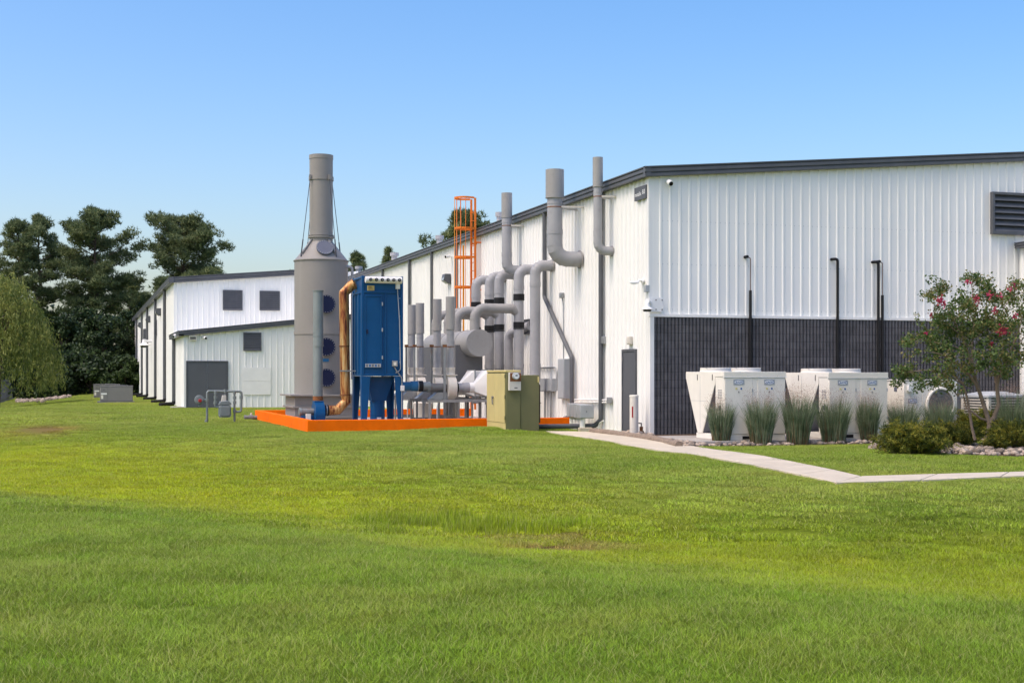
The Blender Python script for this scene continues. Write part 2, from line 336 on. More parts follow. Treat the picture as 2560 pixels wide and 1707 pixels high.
a = N.new('ShaderNodeAttribute'); a.attribute_name = 'tint'; g = N.new('ShaderNodeNewGeometry'); n = N.new('ShaderNodeTexNoise'); n.inputs['Scale'].default_value = 14; n.inputs['Detail'].default_value = 6; L.new(g.outputs['Position'], n.inputs[0])
mx = N.new('ShaderNodeMix'); mx.data_type = 'RGBA'; mx.inputs[7].default_value = (.10,.085,.03, 1); L.new(a.outputs['Color'], mx.inputs[6])
r = N.new('ShaderNodeMapRange'); r.inputs[1].default_value = .4; r.inputs[2].default_value = .75; r.inputs[4].default_value = .35; L.new(n.outputs[0], r.inputs[0]); L.new(r.outputs[0], mx.inputs[0]); hg = N.new('ShaderNodeHueSaturation'); hg.inputs['Value'].default_value = .55; L.new(mx.outputs[2], hg.inputs['Color']); L.new(hg.outputs[0], b.inputs['Base Color'])
tag(link('ground', me, None, m), 'mown ground of the lawn with a shallow swale', None, None, 'structure')
# ------------------------------------------------------------------ grass blades (stuff)
def blade_patch(name, rad, n, hmin, hmax, w, segs, seed, lean=.5):
    R = np.random.default_rng(seed); a = R.random(n)*2*np.pi; rr = rad*np.sqrt(R.random(n)); bx = rr*np.cos(a); by = rr*np.sin(a)
    h = hmin+(hmax-hmin)*R.random(n)**1.3; bt = R.random(n); h = np.where(bt > .93, h*1.25, h); th = R.random(n)*2*np.pi; ln = lean*(.15+R.random(n))*h; cu = R.random(n)
    V = []; F4 = []; F3 = []; T = []; per = 2*segs+1
    for s_ in range(segs+1):
        t = s_/segs; ox = np.cos(th)*ln*t**1.7; oy = np.sin(th)*ln*t**1.7; zz = h*(t-.18*cu*t*t)-.01
        ww = w*(1-t)**.6/2*(.7+.6*bt)
        px_, py_ = -np.sin(th), np.cos(th)
        if s_ < segs:
            V.append(np.stack([bx+ox-px_*ww, by+oy-py_*ww, zz], -1)); V.append(np.stack([bx+ox+px_*ww, by+oy+py_*ww, zz], -1))
        else: V.append(np.stack([bx+ox, by+oy, zz], -1))
    V = np.stack(V, 1).reshape(-1, 3); k = np.arange(n)*per
    for s_ in range(segs-1): F4.append(np.stack([k+2*s_, k+2*s_+1, k+2*s_+3, k+2*s_+2], -1))
    F3 = np.stack([k+2*segs-2, k+2*segs-1, k+2*segs], -1)
    me = raw_mesh(name, V, np.concatenate(F4) if F4 else None, F3, {'bt': ('FLOAT', np.repeat(bt, per).astype(np.float32))})
    me.shade_smooth(); return me
m = bpy.data.materials.new('grass_blades'); m.use_nodes = True; nt = m.node_tree; N = nt.nodes; L = nt.links; b = N['Principled BSDF']; b.inputs['Roughness'].default_value = .55; b.inputs['Specular IOR Level'].default_value = .12
a = N.new('ShaderNodeAttribute'); a.attribute_name = 'tint'; a.attribute_type = 'INSTANCER'; bt = N.new('ShaderNodeAttribute'); bt.attribute_name = 'bt'
hs = N.new('ShaderNodeHueSaturation'); L.new(a.outputs['Color'], hs.inputs['Color']); r = N.new('ShaderNodeMapRange'); r.inputs[3].default_value = .6; r.inputs[4].default_value = 1.5; L.new(bt.outputs['Fac'], r.inputs[0]); L.new(r.outputs[0], hs.inputs['Value'])
rp = N.new('ShaderNodeValToRGB'); rp.color_ramp.interpolation = 'CONSTANT'; rp.color_ramp.elements[0].color = (0,0,0,1); rp.color_ramp.elements[1].position = .93; rp.color_ramp.elements[1].color = (.75,.75,.75,1); L.new(bt.outputs['Fac'], rp.inputs[0])
mx = N.new('ShaderNodeMix'); mx.data_type = 'RGBA'; L.new(rp.outputs[0], mx.inputs[0]); L.new(hs.outputs[0], mx.inputs[6]); mx.inputs[7].default_value = (.40,.40,.14, 1); L.new(mx.outputs[2], b.inputs['Base Color'])
gn = N.new('ShaderNodeNewGeometry'); vm = N.new('ShaderNodeVectorMath'); vm.operation = 'MULTIPLY_ADD'; vm.inputs[1].default_value = (.35,.35,.35); vm.inputs[2].default_value = (0,0,.75); L.new(gn.outputs['Normal'], vm.inputs[0])
vn = N.new('ShaderNodeVectorMath'); vn.operation = 'NORMALIZE'; L.new(vm.outputs[0], vn.inputs[0]); L.new(vn.outputs[0], b.inputs['Normal'])
t = N.new('ShaderNodeBsdfTranslucent'); L.new(mx.outputs[2], t.inputs[0]); ms = N.new('ShaderNodeMixShader'); ms.inputs[0].default_value = .3
L.new(b.outputs[0], ms.inputs[1]); L.new(t.outputs[0], ms.inputs[2]); L.new(ms.outputs[0], N['Material Output'].inputs[0]); M_GRASS = m
PATCH = []
for k in range(3): PATCH.append(('near', blade_patch('blades_near', .26, 1150, .020, .058, .0042, 3, 20+k, 1.5)))
for k in range(3): PATCH.append(('mid', blade_patch('blades_mid', .40, 950, .018, .048, .0075, 2, 30+k, 1.5)))
for k in range(2): PATCH.append(('far', blade_patch('blades_far', .85, 1100, .022, .055, .018, 1, 40+k, 1.5)))
PATCH.append(('tall', blade_patch('blades_tall', .28, 260, .08, .20, .006, 3, 50, .55)))
srcs = []
for nm, me in PATCH:
    me.materials.append(M_GRASS); srcs.append(bpy.data.objects.new('source_'+nm, me))
def grass_points():
    P = []
    def zone(d0, d1, dens, kinds, margin):
        step = 1/math.sqrt(dens); span = d1*.5
        gx = np.arange(-d1*.30-2, d1*.95+2, step); gy = np.arange(-2, d1*1.1, step); X, Y = np.meshgrid(gx, gy)
        X = (X+(RNG.random(X.shape)-.5)*step*.9).ravel(); Y = (Y+(RNG.random(Y.shape)-.5)*step*.9).ravel()
        D = X*sY+Y*cY; Lr = X*cY-Y*sY; ok = (D >= d0) & (D < d1) & (np.abs(Lr) < D*.42+5)
        X, Y = X[ok], Y[ok]; bad = np.zeros(X.shape, bool)
        for poly in WALK+[BED_A, BED_B]+BUILD:
            for ox, oy in ((margin,0),(-margin,0),(0,margin),(0,-margin)): bad |= inside(poly, X+ox, Y+oy)
        for mx_, my_, mr in MUD: bad |= ((X-mx_)/mr)**2+((Y-my_)/(mr*.6))**2 < .55+RNG.random(X.shape)*.6
        bad |= (RNG.random(X.shape) < 1.1*np.exp(-((X-MUDFAR.x)/1.0)**2-((Y-MUDFAR.y)/2.2)**2))
        X, Y = X[~bad], Y[~bad]; P.append((X, Y, RNG.choice(kinds, len(X)), np.full(len(X), 1.0)))
    zone(2.5, 15, 13.5, [0,1,2], .12); zone(15, 44, 7.0, [3,4,5], .22); zone(44, 135, 1.5, [6,7], .6)
    def edge(poly, d, kinds):                            # tufts leaning over the edges of the paving
        for (x0, y0), (x1, y1) in zip(poly, poly[1:]+poly[:1]):
            L_ = math.hypot(x1-x0, y1-y0); n_ = int(min(L_, 30)*7); t_ = RNG.random(n_)
            nx_, ny_ = (y1-y0)/L_, -(x1-x0)/L_
            for sg in (1, -1):
                X = x0+(x1-x0)*t_+nx_*sg*(d+RNG.random(n_)*.1); Y = y0+(y1-y0)*t_+ny_*sg*(d+RNG.random(n_)*.1); bad = np.zeros(n_, bool)
                for q in WALK+[BED_A, BED_B]+BUILD: bad |= inside(q, X, Y)
                X, Y = X[~bad], Y[~bad]; P.append((X, Y, RNG.choice(kinds, len(X)), np.full(len(X), .55)))
    for q in WALK: edge(q, .17, [0,1,2])
    edge(BED_B, .17, [0,1,2]); edge(BUILD[1], .2, [0,1,2]); edge(BUILD[2], .18, [0,1,2]); edge(BED_A, .17, [0,1,2])
    for (px, py, sp, n_) in ((1000,1292,.9,12),(1110,1306,.8,18),(1200,1318,.7,18),(1310,1318,.5,9),(1400,1312,.4,6)):  # rank grass in the wet line
        c = at(px, py, Z=-.36); X = c.x+RNG.normal(0, sp*.6, n_); Y = c.y+RNG.normal(0, sp*.35, n_); P.append((X, Y, np.full(n_, 8), np.full(n_, .8)))
    return [np.concatenate(q) for q in zip(*P)]
gx, gy, gk, gs = grass_points(); n_ = len(gx)
gt = lawn_tint(gx, gy)*(1+(RNG.random((n_, 1))-.5)*.42)*(1+(RNG.random((n_, 3))-.5)*.12); gt[gk == 8] *= np.array((.75,.85,.8))
me = bpy.data.meshes.new('lawn_grass'); me.vertices.add(n_); me.vertices.foreach_set('co', np.stack([gx, gy, height(gx, gy)+.002], -1).astype(np.float32).ravel())
for k, typ, fld, dat in (('tint','FLOAT_COLOR','color',np.concatenate([gt, np.ones((n_,1))],1)), ('which','INT','value',gk), ('turn','FLOAT','value',RNG.random(n_)*6.283), ('size','FLOAT','value',gs*(.8+.45*RNG.random(n_)))):
    q = me.attributes.new(k, typ, 'POINT'); q.data.foreach_set(fld, np.asarray(dat, np.int32 if typ == 'INT' else np.float32).ravel())
lawn = link('lawn_grass', me); tag(lawn, 'mown green lawn grass with a yellower band along the swale', 'grass', None, 'stuff')
ng = bpy.data.node_groups.new('grass_instances', 'GeometryNodeTree'); ng.interface.new_socket('Geometry', in_out='INPUT', socket_type='NodeSocketGeometry'); ng.interface.new_socket('Geometry', in_out='OUTPUT', socket_type='NodeSocketGeometry')
gi = ng.nodes.new('NodeGroupInput'); go = ng.nodes.new('NodeGroupOutput'); iop = ng.nodes.new('GeometryNodeInstanceOnPoints'); jn = ng.nodes.new('GeometryNodeJoinGeometry')
for so in reversed(srcs):
    oi = ng.nodes.new('GeometryNodeObjectInfo'); oi.inputs['Object'].default_value = so; oi.inputs['As Instance'].default_value = True; ng.links.new(oi.outputs['Geometry'], jn.inputs[0])
def nattr(nm, dt):
    q = ng.nodes.new('GeometryNodeInputNamedAttribute'); q.data_type = dt; q.inputs['Name'].default_value = nm; return q.outputs[0]
ng.links.new(gi.outputs[0], iop.inputs['Points']); ng.links.new(jn.outputs[0], iop.inputs['Instance']); iop.inputs['Pick Instance'].default_value = True
ng.links.new(nattr('which', 'INT'), iop.inputs['Instance Index'])
cx = ng.nodes.new('ShaderNodeCombineXYZ'); ng.links.new(nattr('turn', 'FLOAT'), cx.inputs[2]); ng.links.new(cx.outputs[0], iop.inputs['Rotation'])
ng.links.new(nattr('size', 'FLOAT'), iop.inputs['Scale']); ng.links.new(iop.outputs[0], go.inputs[0])
lawn.modifiers.new('grass', 'NODES').node_group = ng
# ------------------------------------------------------------------ sidewalk, pads, edging
walk = thing('sidewalk', 'pale concrete sidewalk bending across the lawn towards the grey door', None, (11, 25, 0)); walk['kind'] = 'structure'
def slab_quad(a, b_, c, d, parent, m_=None, top=.03, gap=.012):
    cx_ = sum((Vector(p) for p in (a, b_, c, d)), Vector((0, 0)))/4
    P = [Vector(p)+(cx_-Vector(p)).normalized()*gap for p in (a, b_, c, d)]
    zt = [gh(p.x, p.y)+top for p in P]
    mb = MB(); mb.add([(p.x, p.y, z-.12) for p, z in zip(P, zt)]+[(p.x, p.y, z) for p, z in zip(P, zt)], [(0,3,2,1),(4,5,6,7),(0,1,5,4),(1,2,6,5),(2,3,7,6),(3,0,4,7)])
    return mb.build('slab', m_ or M_CONC, parent, .006)
Lf = [Vector(p) for p in [(11.65,33.0),(11.52,28.0),(10.87,22.0),(10.1,16.35)]]; Rt = [Vector(p) for p in [(12.85,33.0),(12.72,28.0),(11.92,22.0),(11.05,17.2)]]
def lerpl(P, t): t *= len(P)-1; i = min(int(t), len(P)-2); return P[i].lerp(P[i+1], t-i)
for i in range(13): slab_quad(lerpl(Lf, i/13), lerpl(Rt, i/13), lerpl(Rt, (i+1)/13), lerpl(Lf, (i+1)/13), walk)
for i in range(14):
    t0, t1 = i/14, (i+1)/14; f = lambda a, b_, t: Vector(a).lerp(Vector(b_), t)
    slab_quad(f((10.1,16.35),(30,17.1),t0), f((11.05,17.2),(30,17.95),t0), f((11.05,17.2),(30,17.95),t1), f((10.1,16.35),(30,17.1),t1), walk)
tag(B(12.95, 25, 26.35, 29.1, -.15, .075).build('equipment_pad', M_CONCP, None, .01), 'flat concrete pad under the cream cooling units', None, None, 'structure')
tag(B(6.0, 13.7, 36.05, 47.0, -.2, .03).build('containment_slab', M_CONCP), 'concrete floor slab inside the orange curb', None, None, 'structure')
o = MB().tube([(x, y, gh(x, y)+.045+.01*math.sin(i*2.1)) for i, (x, y) in enumerate([(12.86,32.75),(12.82,31.5),(12.8,30.3),(12.74,29.2),(12.62,28.2),(12.5,27.3),(12.3,26.5),(12.12,25.8)])], .085, 10).build('bed_edging', M_EDGE)
tag(o, 'rounded brown edging curb between the sidewalk and the stones', 'edging')
# ------------------------------------------------------------------ stone beds
def stone_mesh(seed):
    R = random.Random(seed); bm = bmesh.new(); bmesh.ops.create_icosphere(bm, subdivisions=1, radius=1)
    for v in bm.verts: v.co *= 1+R.uniform(-.16, .16)
    bmesh.ops.transform(bm, matrix=Matrix.Diagonal((1.1, .9, .62, 1)), verts=bm.verts)
    me = bpy.data.meshes.new('stone'); bm.to_mesh(me); bm.free(); me.shade_smooth(); me.materials.append(M_STONE); return me
STONES = [stone_mesh(i) for i in range(7)]
def stones(parent, pts, stuffname):
    pts = sorted(pts, key=lambda p: -p[3]/(p[0]*sY+p[1]*cY)); rest = MB()
    for k, (x, y, z, r_) in enumerate(pts):
        rot = Matrix.Rotation(random.random()*6.28, 4, 'Z') @ Matrix.Rotation(random.uniform(-.3, .3), 4, 'X')
        if k < 290:
            o = link('stone', STONES[k % 7], parent); o.location = Vector((x, y, z))-OFF[parent]; o.rotation_euler = rot.to_euler(); o.scale = (r_, r_, r_)
        else:
            me = STONES[k % 7]; rest.add([rot @ (v.co*r_)+Vector((x, y, z)) for v in me.vertices], [tuple(p.vertices) for p in me.polygons])
    if rest.v: o = rest.build(stuffname, M_STONE, parent, sharp=60); o['kind'] = 'stuff'
def scatter(poly, n, rmin, rmax, avoid=None):
    xs_ = [p[0] for p in poly]; ys_ = [p[1] for p in poly]; out = []
    while len(out) < n:
        x = random.uniform(min(xs_), max(xs_)); y = random.uniform(min(ys_), max(ys_))
        if inside(poly, np.array([x]), np.array([y]))[0] and not (avoid and avoid(x, y)):
            r_ = rmin+(rmax-rmin)*random.random()**2; out.append((x, y, gh(x, y)+r_*random.uniform(.15, .75), r_))
    return out
def flat_bed(name, poly, label):
    mb = MB(); n = len(poly); c = Vector((sum(p[0] for p in poly)/n, sum(p[1] for p in poly)/n))
    mb.add([(p[0], p[1], gh(*p)+.012) for p in poly]+[(c.x, c.y, gh(c.x, c.y)+.03)], [(i, (i+1) % n, n) for i in range(n)])
    t_ = thing(name, label, None, (c.x, c.y, 0)); t_['kind'] = 'structure'; mb.build('gravel_base', M_SOIL, t_); return t_
bedA = flat_bed('stone_bed', [(12.88,32.6),(13.72,32.6),(13.72,30.9),(25,30.9),(25,25.85),(22,25.7),(12.1,25.75),(12.45,28.5)], 'river stone strip along the dark block wall and cooling units')
stones(bedA, scatter([(12.9,32.4),(13.7,32.4),(13.72,30.9),(13.0,29.0),(12.95,26.35),(24,26.35),(24,25.85),(12.25,25.8),(12.6,28.5)], 620, .035, .095), 'stone_litter')
bedB = flat_bed('stone_bed', BED_B, 'round river stone bed around the flowering tree')
stones(bedB, scatter(BED_B, 950, .035, .105), 'stone_litter')
# ================================================================== BUILDINGS
XW, YF, ZE = 13.74, 30.97, 6.58                 # long side wall plane, gable wall plane, eave
PITCH = .0835
def rib_panel(axis, c, u0, u1, z0, ztop, sgn, parent, m_=None, pitch=.27, name='siding_panel', h=.032):
    """ribbed sheet; axis 'x': wall plane x=c running along y ; 'y': plane y=c running along x. sgn = outward direction. ztop(u)."""
    prof = [(u0, 0)]; n = max(1, round((u1-u0)/pitch)); st = (u1-u0)/n
    for i in range(n):
        m0 = u0+st*(i+.5); prof += [(m0-.045, 0), (m0-.022, h), (m0+.022, h), (m0+.045, 0)]
        prof += [(m0+st*.5-.012 - st*.16, 0), (m0+st*.5-.006-st*.16, .004), (m0+st*.5+.006-st*.16, .004), (m0+st*.5+.012-st*.16, 0)] if False else []
    prof.append((u1, 0)); vs = []; fs = []
    for u, d in prof:
        for z in (z0, ztop(u)): vs.append((c+sgn*d, u, z) if axis == 'x' else (u, c+sgn*d, z))
    for i in range(len(prof)-1): fs.append((2*i, 2*i+2, 2*i+3, 2*i+1))
    return MB().add(vs, fs).build(name, m_ or M_WHITE, parent, sharp=20)
def trim_profile(parent, name, path_a, path_b, out, m_, h=.25, d=.14):
    """fascia with two grooves running from a to b; out = horizontal outward vector"""
    a, b_ = Vector(path_a), Vector(path_b); out = Vector(out); prof = [(0, 0), (d, 0), (d, h*.28), (d-.025, h*.32), (d-.025, h*.40), (d+.01, h*.44), (d+.01, h*.74), (d-.02, h*.78), (d-.02, h*.84), (d+.02, h*.88), (d+.02, h), (0, h)]
    P = lambda o, p: o+out*p[0]+Vector((0, 0, p[1]))
    n = len(prof); mb = MB().add([P(a, p) for p in prof]+[P(b_, p) for p in prof], [tuple(range(n)), tuple(range(2*n-1, n-1, -1))]+[(i, (i+1) % n, n+(i+1) % n, n+i) for i in range(n)])
    return mb.build(name, m_, parent, sharp=20)
def louvre(parent, axis, c, u0, u1, z0, z1, sgn, n, fw=.05, depth=.07, deep=False):
    """louvre standing proud of the wall: frame > slats"""
    g = (lambda u, d, z: (c+sgn*d, u, z)) if axis == 'x' else (lambda u, d, z: (u, c+sgn*d, z))
    def bx(ua, ub, da, db, za, zb): 
        p, q = g(ua, da, za), g(ub, db, zb); return (min(p[0],q[0]),max(p[0],q[0]),min(p[1],q[1]),max(p[1],q[1]),min(p[2],q[2]),max(p[2],q[2]))
    f = MB()
    for q in ((u0,u1,.0,depth,z1-fw,z1),(u0,u1,.0,depth,z0,z0+fw),(u0,u0+fw,.0,depth-.003,z0+fw,z1-fw),(u1-fw,u1,.0,depth-.003,z0+fw,z1-fw)): f.box(*bx(*q))
    fr = f.build('louvre', M_DARK, parent, .006)
    MB().box(*bx(u0+fw, u1-fw, .0, .004 if not deep else .001, z0+fw, z1-fw)).build('backing', M_BLACK, fr)
    st = (z1-z0-2*fw)/n
    for i in range(n):
        za = z0+fw+st*i
        vs = [g(u, d, z) for u in (u0+fw, u1-fw) for d, z in ((depth*.95, za+.004), (depth*.95, za+.022), (.012, za+st*.98), (.006, za+st*.86))]
        MB().add(vs, [(0,1,2,3),(7,6,5,4),(0,4,5,1),(1,5,6,2),(2,6,7,3),(3,7,4,0)]).build('slat', M_DARK, fr, smooth=False)
    return fr
def downspout(parent, x, y, z1, z0, sgn=-1, kick=None, boot=None, name='downspout', w=.11):
    mb = MB(); pts = [(x, y, z1), (x, y, z0)] if kick is None else [(x, y, z1)]+kick
    pts = bend(pts, .12, 3); mb.tube([Vector(p) for p in pts], w*.55, 10)
    o = mb.build(name, M_DARK, parent)
    if boot: 
        q = MB(); L_ = [Vector(p) for p in boot]; fine = bend(L_, .2, 5); rr = []
        pts = []
        for a, c in zip(fine[:-1], fine[1:]):
            k = max(2, int((c-a).length/.05))
            for i in range(k): pts.append(a.lerp(c, i/k))
        q.tube(pts, [.085+.012*(i % 2) for i in range(len(pts))], 12).build('drain_boot', M_BLACK, o)
    return o
# ------------------------------------------------------------------ main hall
hall = thing('warehouse', 'large white ribbed metal warehouse with charcoal trim and dark block base', 'building', (XW, YF, 0))
XR = 46.0; XMID = 29.8
rooftop = lambda x: ZE+(min(x, 2*XMID-x)-XW)*PITCH
core = MB(); core.prism([(XW+.08, -.15), (XR, -.15), (XR, rooftop(XR)-.1), (XMID, rooftop(XMID)-.05), (XW+.08, ZE-.06)], YF+.1, 'y', 71.4); core.build('inner_wall', M_WTRIM, hall)
u = YF+.02
while u < 71.2: rib_panel('x', XW, u, min(u+.81, 71.3), .02, lambda v: ZE, -1, hall, h=.042); u += .81
u = XW+.16
rib_panel('y', YF, XW+.0, XW+.158, 3.08, lambda v: rooftop(v)-.02, -1, hall, name='corner_trim', h=.002, pitch=.158)
while u < 27: rib_panel('y', YF, u, u+.81, 3.08, lambda v: rooftop(v)-.02, -1, hall, h=.02); u += .81
B(XW-.045, XW+.012, YF-.012, YF+.10, 0, ZE-.01).build('corner_trim', M_WTRIM, hall)
B(XW-.05, 27, YF-.075, YF-.004, 3.0, 3.075).build('sill_flashing', M_WTRIM, hall, .006)
B(XW-.035, XW+.075, YF-.09, YF-.004, -.1, 2.995).build('corner_post', M_WTRIM, hall)
base = MB(); base.box(XW-.03, XW-.01, YF, 71.3, -.15, .06); base.build('base_angle', M_WTRIM, hall)
trim_profile(hall, 'eave_gutter', (XW-.03, YF-.16, ZE-.04), (XW-.03, 71.4, ZE-.04), (-1, 0, 0), M_DARK, .25, .15)
trim_profile(hall, 'rake_trim', (XW-.20, YF-.035, ZE-.055), (XMID, YF-.035, rooftop(XMID)-.03), (0, -1, 0), M_DARK, .26, .12)
rf = MB(); rf.prism([(XW-.05, ZE+.18), (XMID, rooftop(XMID)+.2), (XR, rooftop(XR)+.2), (XR, rooftop(XR)+.24), (XMID, rooftop(XMID)+.24), (XW-.05, ZE+.21)], YF-.1, 'y', 71.5); rf.build('roof', M_WTRIM, hall)
for k, (px, py0, py1, w) in enumerate(((1248, 531, 556, .10), (1099, 589, 612, .13), (986, 632, 650, .15), (897, 666, 684, .15))):
    p = at(px, py1, X=XW+1.2); q = at(px, py0, X=XW+1.2); b0 = rooftop(p.x)+.15
    v = MB().cyl((p.x, p.y, b0), (p.x, p.y, q.z-.15), w).cyl((p.x, p.y, q.z-.16), (p.x, p.y, q.z), w*1.45); v.build('roof_vent', M_LGREY, hall)
# fluted block base, each block a piece
core = MB(); core.box(XW+.06, 27, YF-.012, YF+.05, -.1, 2.99); core.build('mortar', M_MORTAR, hall)
def block_mesh(wd):
    n = round(wd/.1); prof = []
    for i in range(n):
        a = i*.1; prof += [(a+.004, 0), (a+.014, -.042), (a+.062, -.045), (a+.072, 0)] if i else [(.003, 0), (.014, -.042), (.062, -.045), (.072, 0)]
    prof.append((wd-.003, 0)); k = len(prof); vs = [(x, y, .004) for x, y in prof]+[(x, y, .196) for x, y in prof]+[(.003, .02, .196), (wd-.003, .02, .196)]
    fs = [(i, i+1, k+i+1, k+i) for i in range(k-1)]+[tuple([2*k, 2*k+1]+list(range(2*k-1, k-1, -1)))]
    me = bpy.data.meshes.new('block'); me.from_pydata(vs, [], fs); me.materials.append(M_BLOCK); return me
BM = {.4: block_mesh(.4), .2: block_mesh(.2)}
cells = []
for r_ in range(15):
    x = XW+.08; first = r_ % 2 == 1
    while x < 26.0:
        wd = .2 if first else .4; first = False; cells.append((x, r_*.2, wd)); x += wd
seen = lambda c: not (c[1] < 1.5 and c[0] > 14.9 and c[0] < 20.2) and c[0] < 23.6
cells.sort(key=lambda c: (not seen(c), c[0] > 23.0, c[0])); rest = MB()
for k, (x, z, wd) in enumerate(cells):
    if k < 300: o = link('block', BM[wd], hall); o.location = Vector((x, YF-.014, z))-OFF[hall]
    else: me = BM[wd]; rest.add([v.co+Vector((x, YF-.014, z)) for v in me.vertices], [tuple(p.vertices) for p in me.polygons])
o = rest.build('block_course', M_BLOCK, hall, smooth=False); o['kind'] = 'stuff'
louvre(hall, 'y', YF-.035, at(2473, Y=YF).x, at(2473, Y=YF).x+2.4, at(2473, 586, Y=YF).z, at(2473, 481, Y=YF).z, -1, 6, .07, .13, True)
sc_ = MB()
for z in (4.35, 5.45, 3.2):
    for i in range(96): 
        x = XW+.22+i*.135; sc_.cyl((x, YF-.001, z), (x, YF-.006, z), .008, n=6)
o = sc_.build('fastener_rows', M_PLATE, hall); o['kind'] = 'stuff'
# side door
dy1, dy0 = at(1560, X=XW).y, at(1594, X=XW).y; dz = 2.2
d = MB(); 
for q in ((dy0, dy0+.06, 0, dz), (dy1-.06, dy1, 0, dz), (dy0+.06, dy1-.06, dz-.06, dz)): d.box(XW-.075, XW-.0, q[0], q[1], q[2], q[3])
door = d.build('door', M_DARK, hall, .006)
B(XW-.056, XW-.003, dy0+.064, dy1-.064, .02, dz-.064).build('door_leaf', M_DOORG, door)
MB().cyl((XW-.056, dy0+.14, 1.0), (XW-.10, dy0+.14, 1.0), .022).cyl((XW-.10, dy0+.14, 1.0), (XW-.10, dy0+.26, 1.0), .014).build('handle', M_GALV, door)
for z in (.25, 1.1, 1.9): MB().cyl((XW-.062, dy1-.066, z), (XW-.062, dy1-.066, z+.12), .014).build('hinge', M_DARK, door)
# downspouts on the long wall
XD = XW-.115
for px in (1023, 956, 1079, 1141): downspout(hall, XD, at(px, X=XD).y, ZE-.02, .05)
downspout(hall, XD, at(1502, X=XD).y, ZE-.02, .05, kick=[(XD, at(1502, X=XD).y, .30), (XD-.12, at(1502, X=XD).y+.15, .13), (12.3, 34.4, .12), (11.75, 34.85, .10)], w=.12)
ya = at(1361, X=XD).y; yb = at(1432, X=XD).y
downspout(hall, XD, ya, ZE-.02, .05, kick=[(XD, ya, at(1362, 742, X=XD).z), (XD-.03, yb, at(1434, 893, X=XD).z), (XD-.03, yb, .35), (XD-.35, yb+.35, .16)], w=.12)
# side louvre behind the risers
louvre(hall, 'x', XW-.034, at(1330, X=XW).y, at(1316, X=XW).y, at(1323, 835, X=XW).z, at(1323, 798, X=XW).z, -1, 5, .03, .06)
# ------------------------------------------------------------------ entrance wing at the right edge
wing = thing('entrance_wing', 'white wing with charcoal cap projecting at the right edge', 'building', (25, 28, 0)); wx = at(2546, Y=YF).x
wz = at(2546, 622, Y=YF).z
B(wx+.05, 32, 26.5, YF-.1, -.1, wz).build('inner_wall', M_WTRIM, wing)
u = YF-.04
while u > 27: rib_panel('x', wx, u-.81, u, 0, lambda v: wz, -1, wing); u -= .81
trim_profile(wing, 'roof_cap', (wx-.0, 26.4, wz), (wx-.0, YF-.04, wz), (-1, 0, 0), M_DARK, .16, .16)
# ------------------------------------------------------------------ rear hall (tall) and low annex in front of it
XA = at(460, 1019.6, Z=0).x; YA = 64.3
YH = at(435, X=XA).y; ZH = 6.38
rear = thing('rear_hall', 'tall white metal hall behind the annex with two square louvres', 'building', (XA, YH, 0))
rt = lambda x: ZH+(x-XA)*PITCH
core = MB(); core.prism([(XA+.08, -.15), (13.7, -.15), (13.7, rt(13.7)), (XA+.08, ZH)], YH+.1, 'y', 122.5); core.build('inner_wall', M_WTRIM, rear)
u = XA+.0
while u < 13.6: rib_panel('y', YH, u, u+.81, 2.5, lambda v: rt(v), -1, rear, h=.022); u += .81
u = YH
while u < 122: rib_panel('x', XA, u, u+.81, 0, lambda v: ZH, -1, rear); u += .81
trim_profile(rear, 'eave_gutter', (XA-.02, YH-.25, ZH-.03), (XA-.02, 122.6, ZH-.03), (-1, 0, 0), M_DARK, .26, .26)
trim_profile(rear, 'rake_trim', (XA-.28, YH-.04, ZH-.045), (13.7, YH-.04, rt(13.7)-.02), (0, -1, 0), M_DARK, .30, .16)
for (pa, pb, ya_, yb_) in ((556.8, 606, 775.5, 725), (648.6, 699, 776, 727)): louvre(rear, 'y', YH-.034, at(pa, Y=YH).x, at(pb, Y=YH).x, at(pa, ya_, Y=YH).z, at(pa, yb_, Y=YH).z, -1, 9, .05, .06)
v = at(491, 698, Y=YH+4); MB().box(v.x-.25, v.x+.25, v.y-.3, v.y+.3, v.z-.6, v.z+.12).build('roof_vent', M_LGREY, rear)
XB = XA-.12
for k, px in enumerate((410.9, 388, 367.5, 354.3, 341.3)):
    y = at(px, X=XB).y; L_ = min(1.0, 1.2)
    downspout(rear, XB, y, ZH, .18, boot=[(XB, y, .22), (XB, y-.02, .1), (XB-.75, y-.65, gh(XB-.7, y-.6)+.07)], w=.15)
for px, p0, p1 in ((393, 840, 800), (362, 850, 822), (365, 850, 822)):
    y = at(px, X=XA-.02).y; za, zb = at(px, p0, X=XA).z, at(px, p1, X=XA).z; louvre(rear, 'x', XA-.034, y, y+1.2, za, zb, -1, 8, .06, .06)
annex = thing('low_annex', 'low white metal annex with double grey doors and one louvre', 'building', (XA, YA, 0)); ZA = 3.42
ra = lambda x: ZA+(x-XA)*.11
core = MB(); core.prism([(XA+.08, -.15), (13.7, -.15), (13.7, ra(13.7)), (XA+.08, ZA)], YA+.1, 'y', YH-.03); core.build('inner_wall', M_WTRIM, annex)
u = XA
while u < 13.6: rib_panel('y', YA, u, u+.90, .0, lambda v: ra(v), -1, annex, pitch=.30, h=.022); u += .90
u = YA
while u < YH-.5: rib_panel('x', XA, u, min(u+.81, YH-.01), 0, lambda v: ZA, -1, annex); u += .81
trim_profile(annex, 'eave_gutter', (XA-.02, YA-.2, ZA-.03), (XA-.02, YH-.05, ZA-.03), (-1, 0, 0), M_DARK, .24, .24)
trim_profile(annex, 'rake_trim', (XA-.26, YA-.04, ZA-.045), (13.7, YA-.04, ra(13.7)-.02), (0, -1, 0), M_DARK, .25, .16)
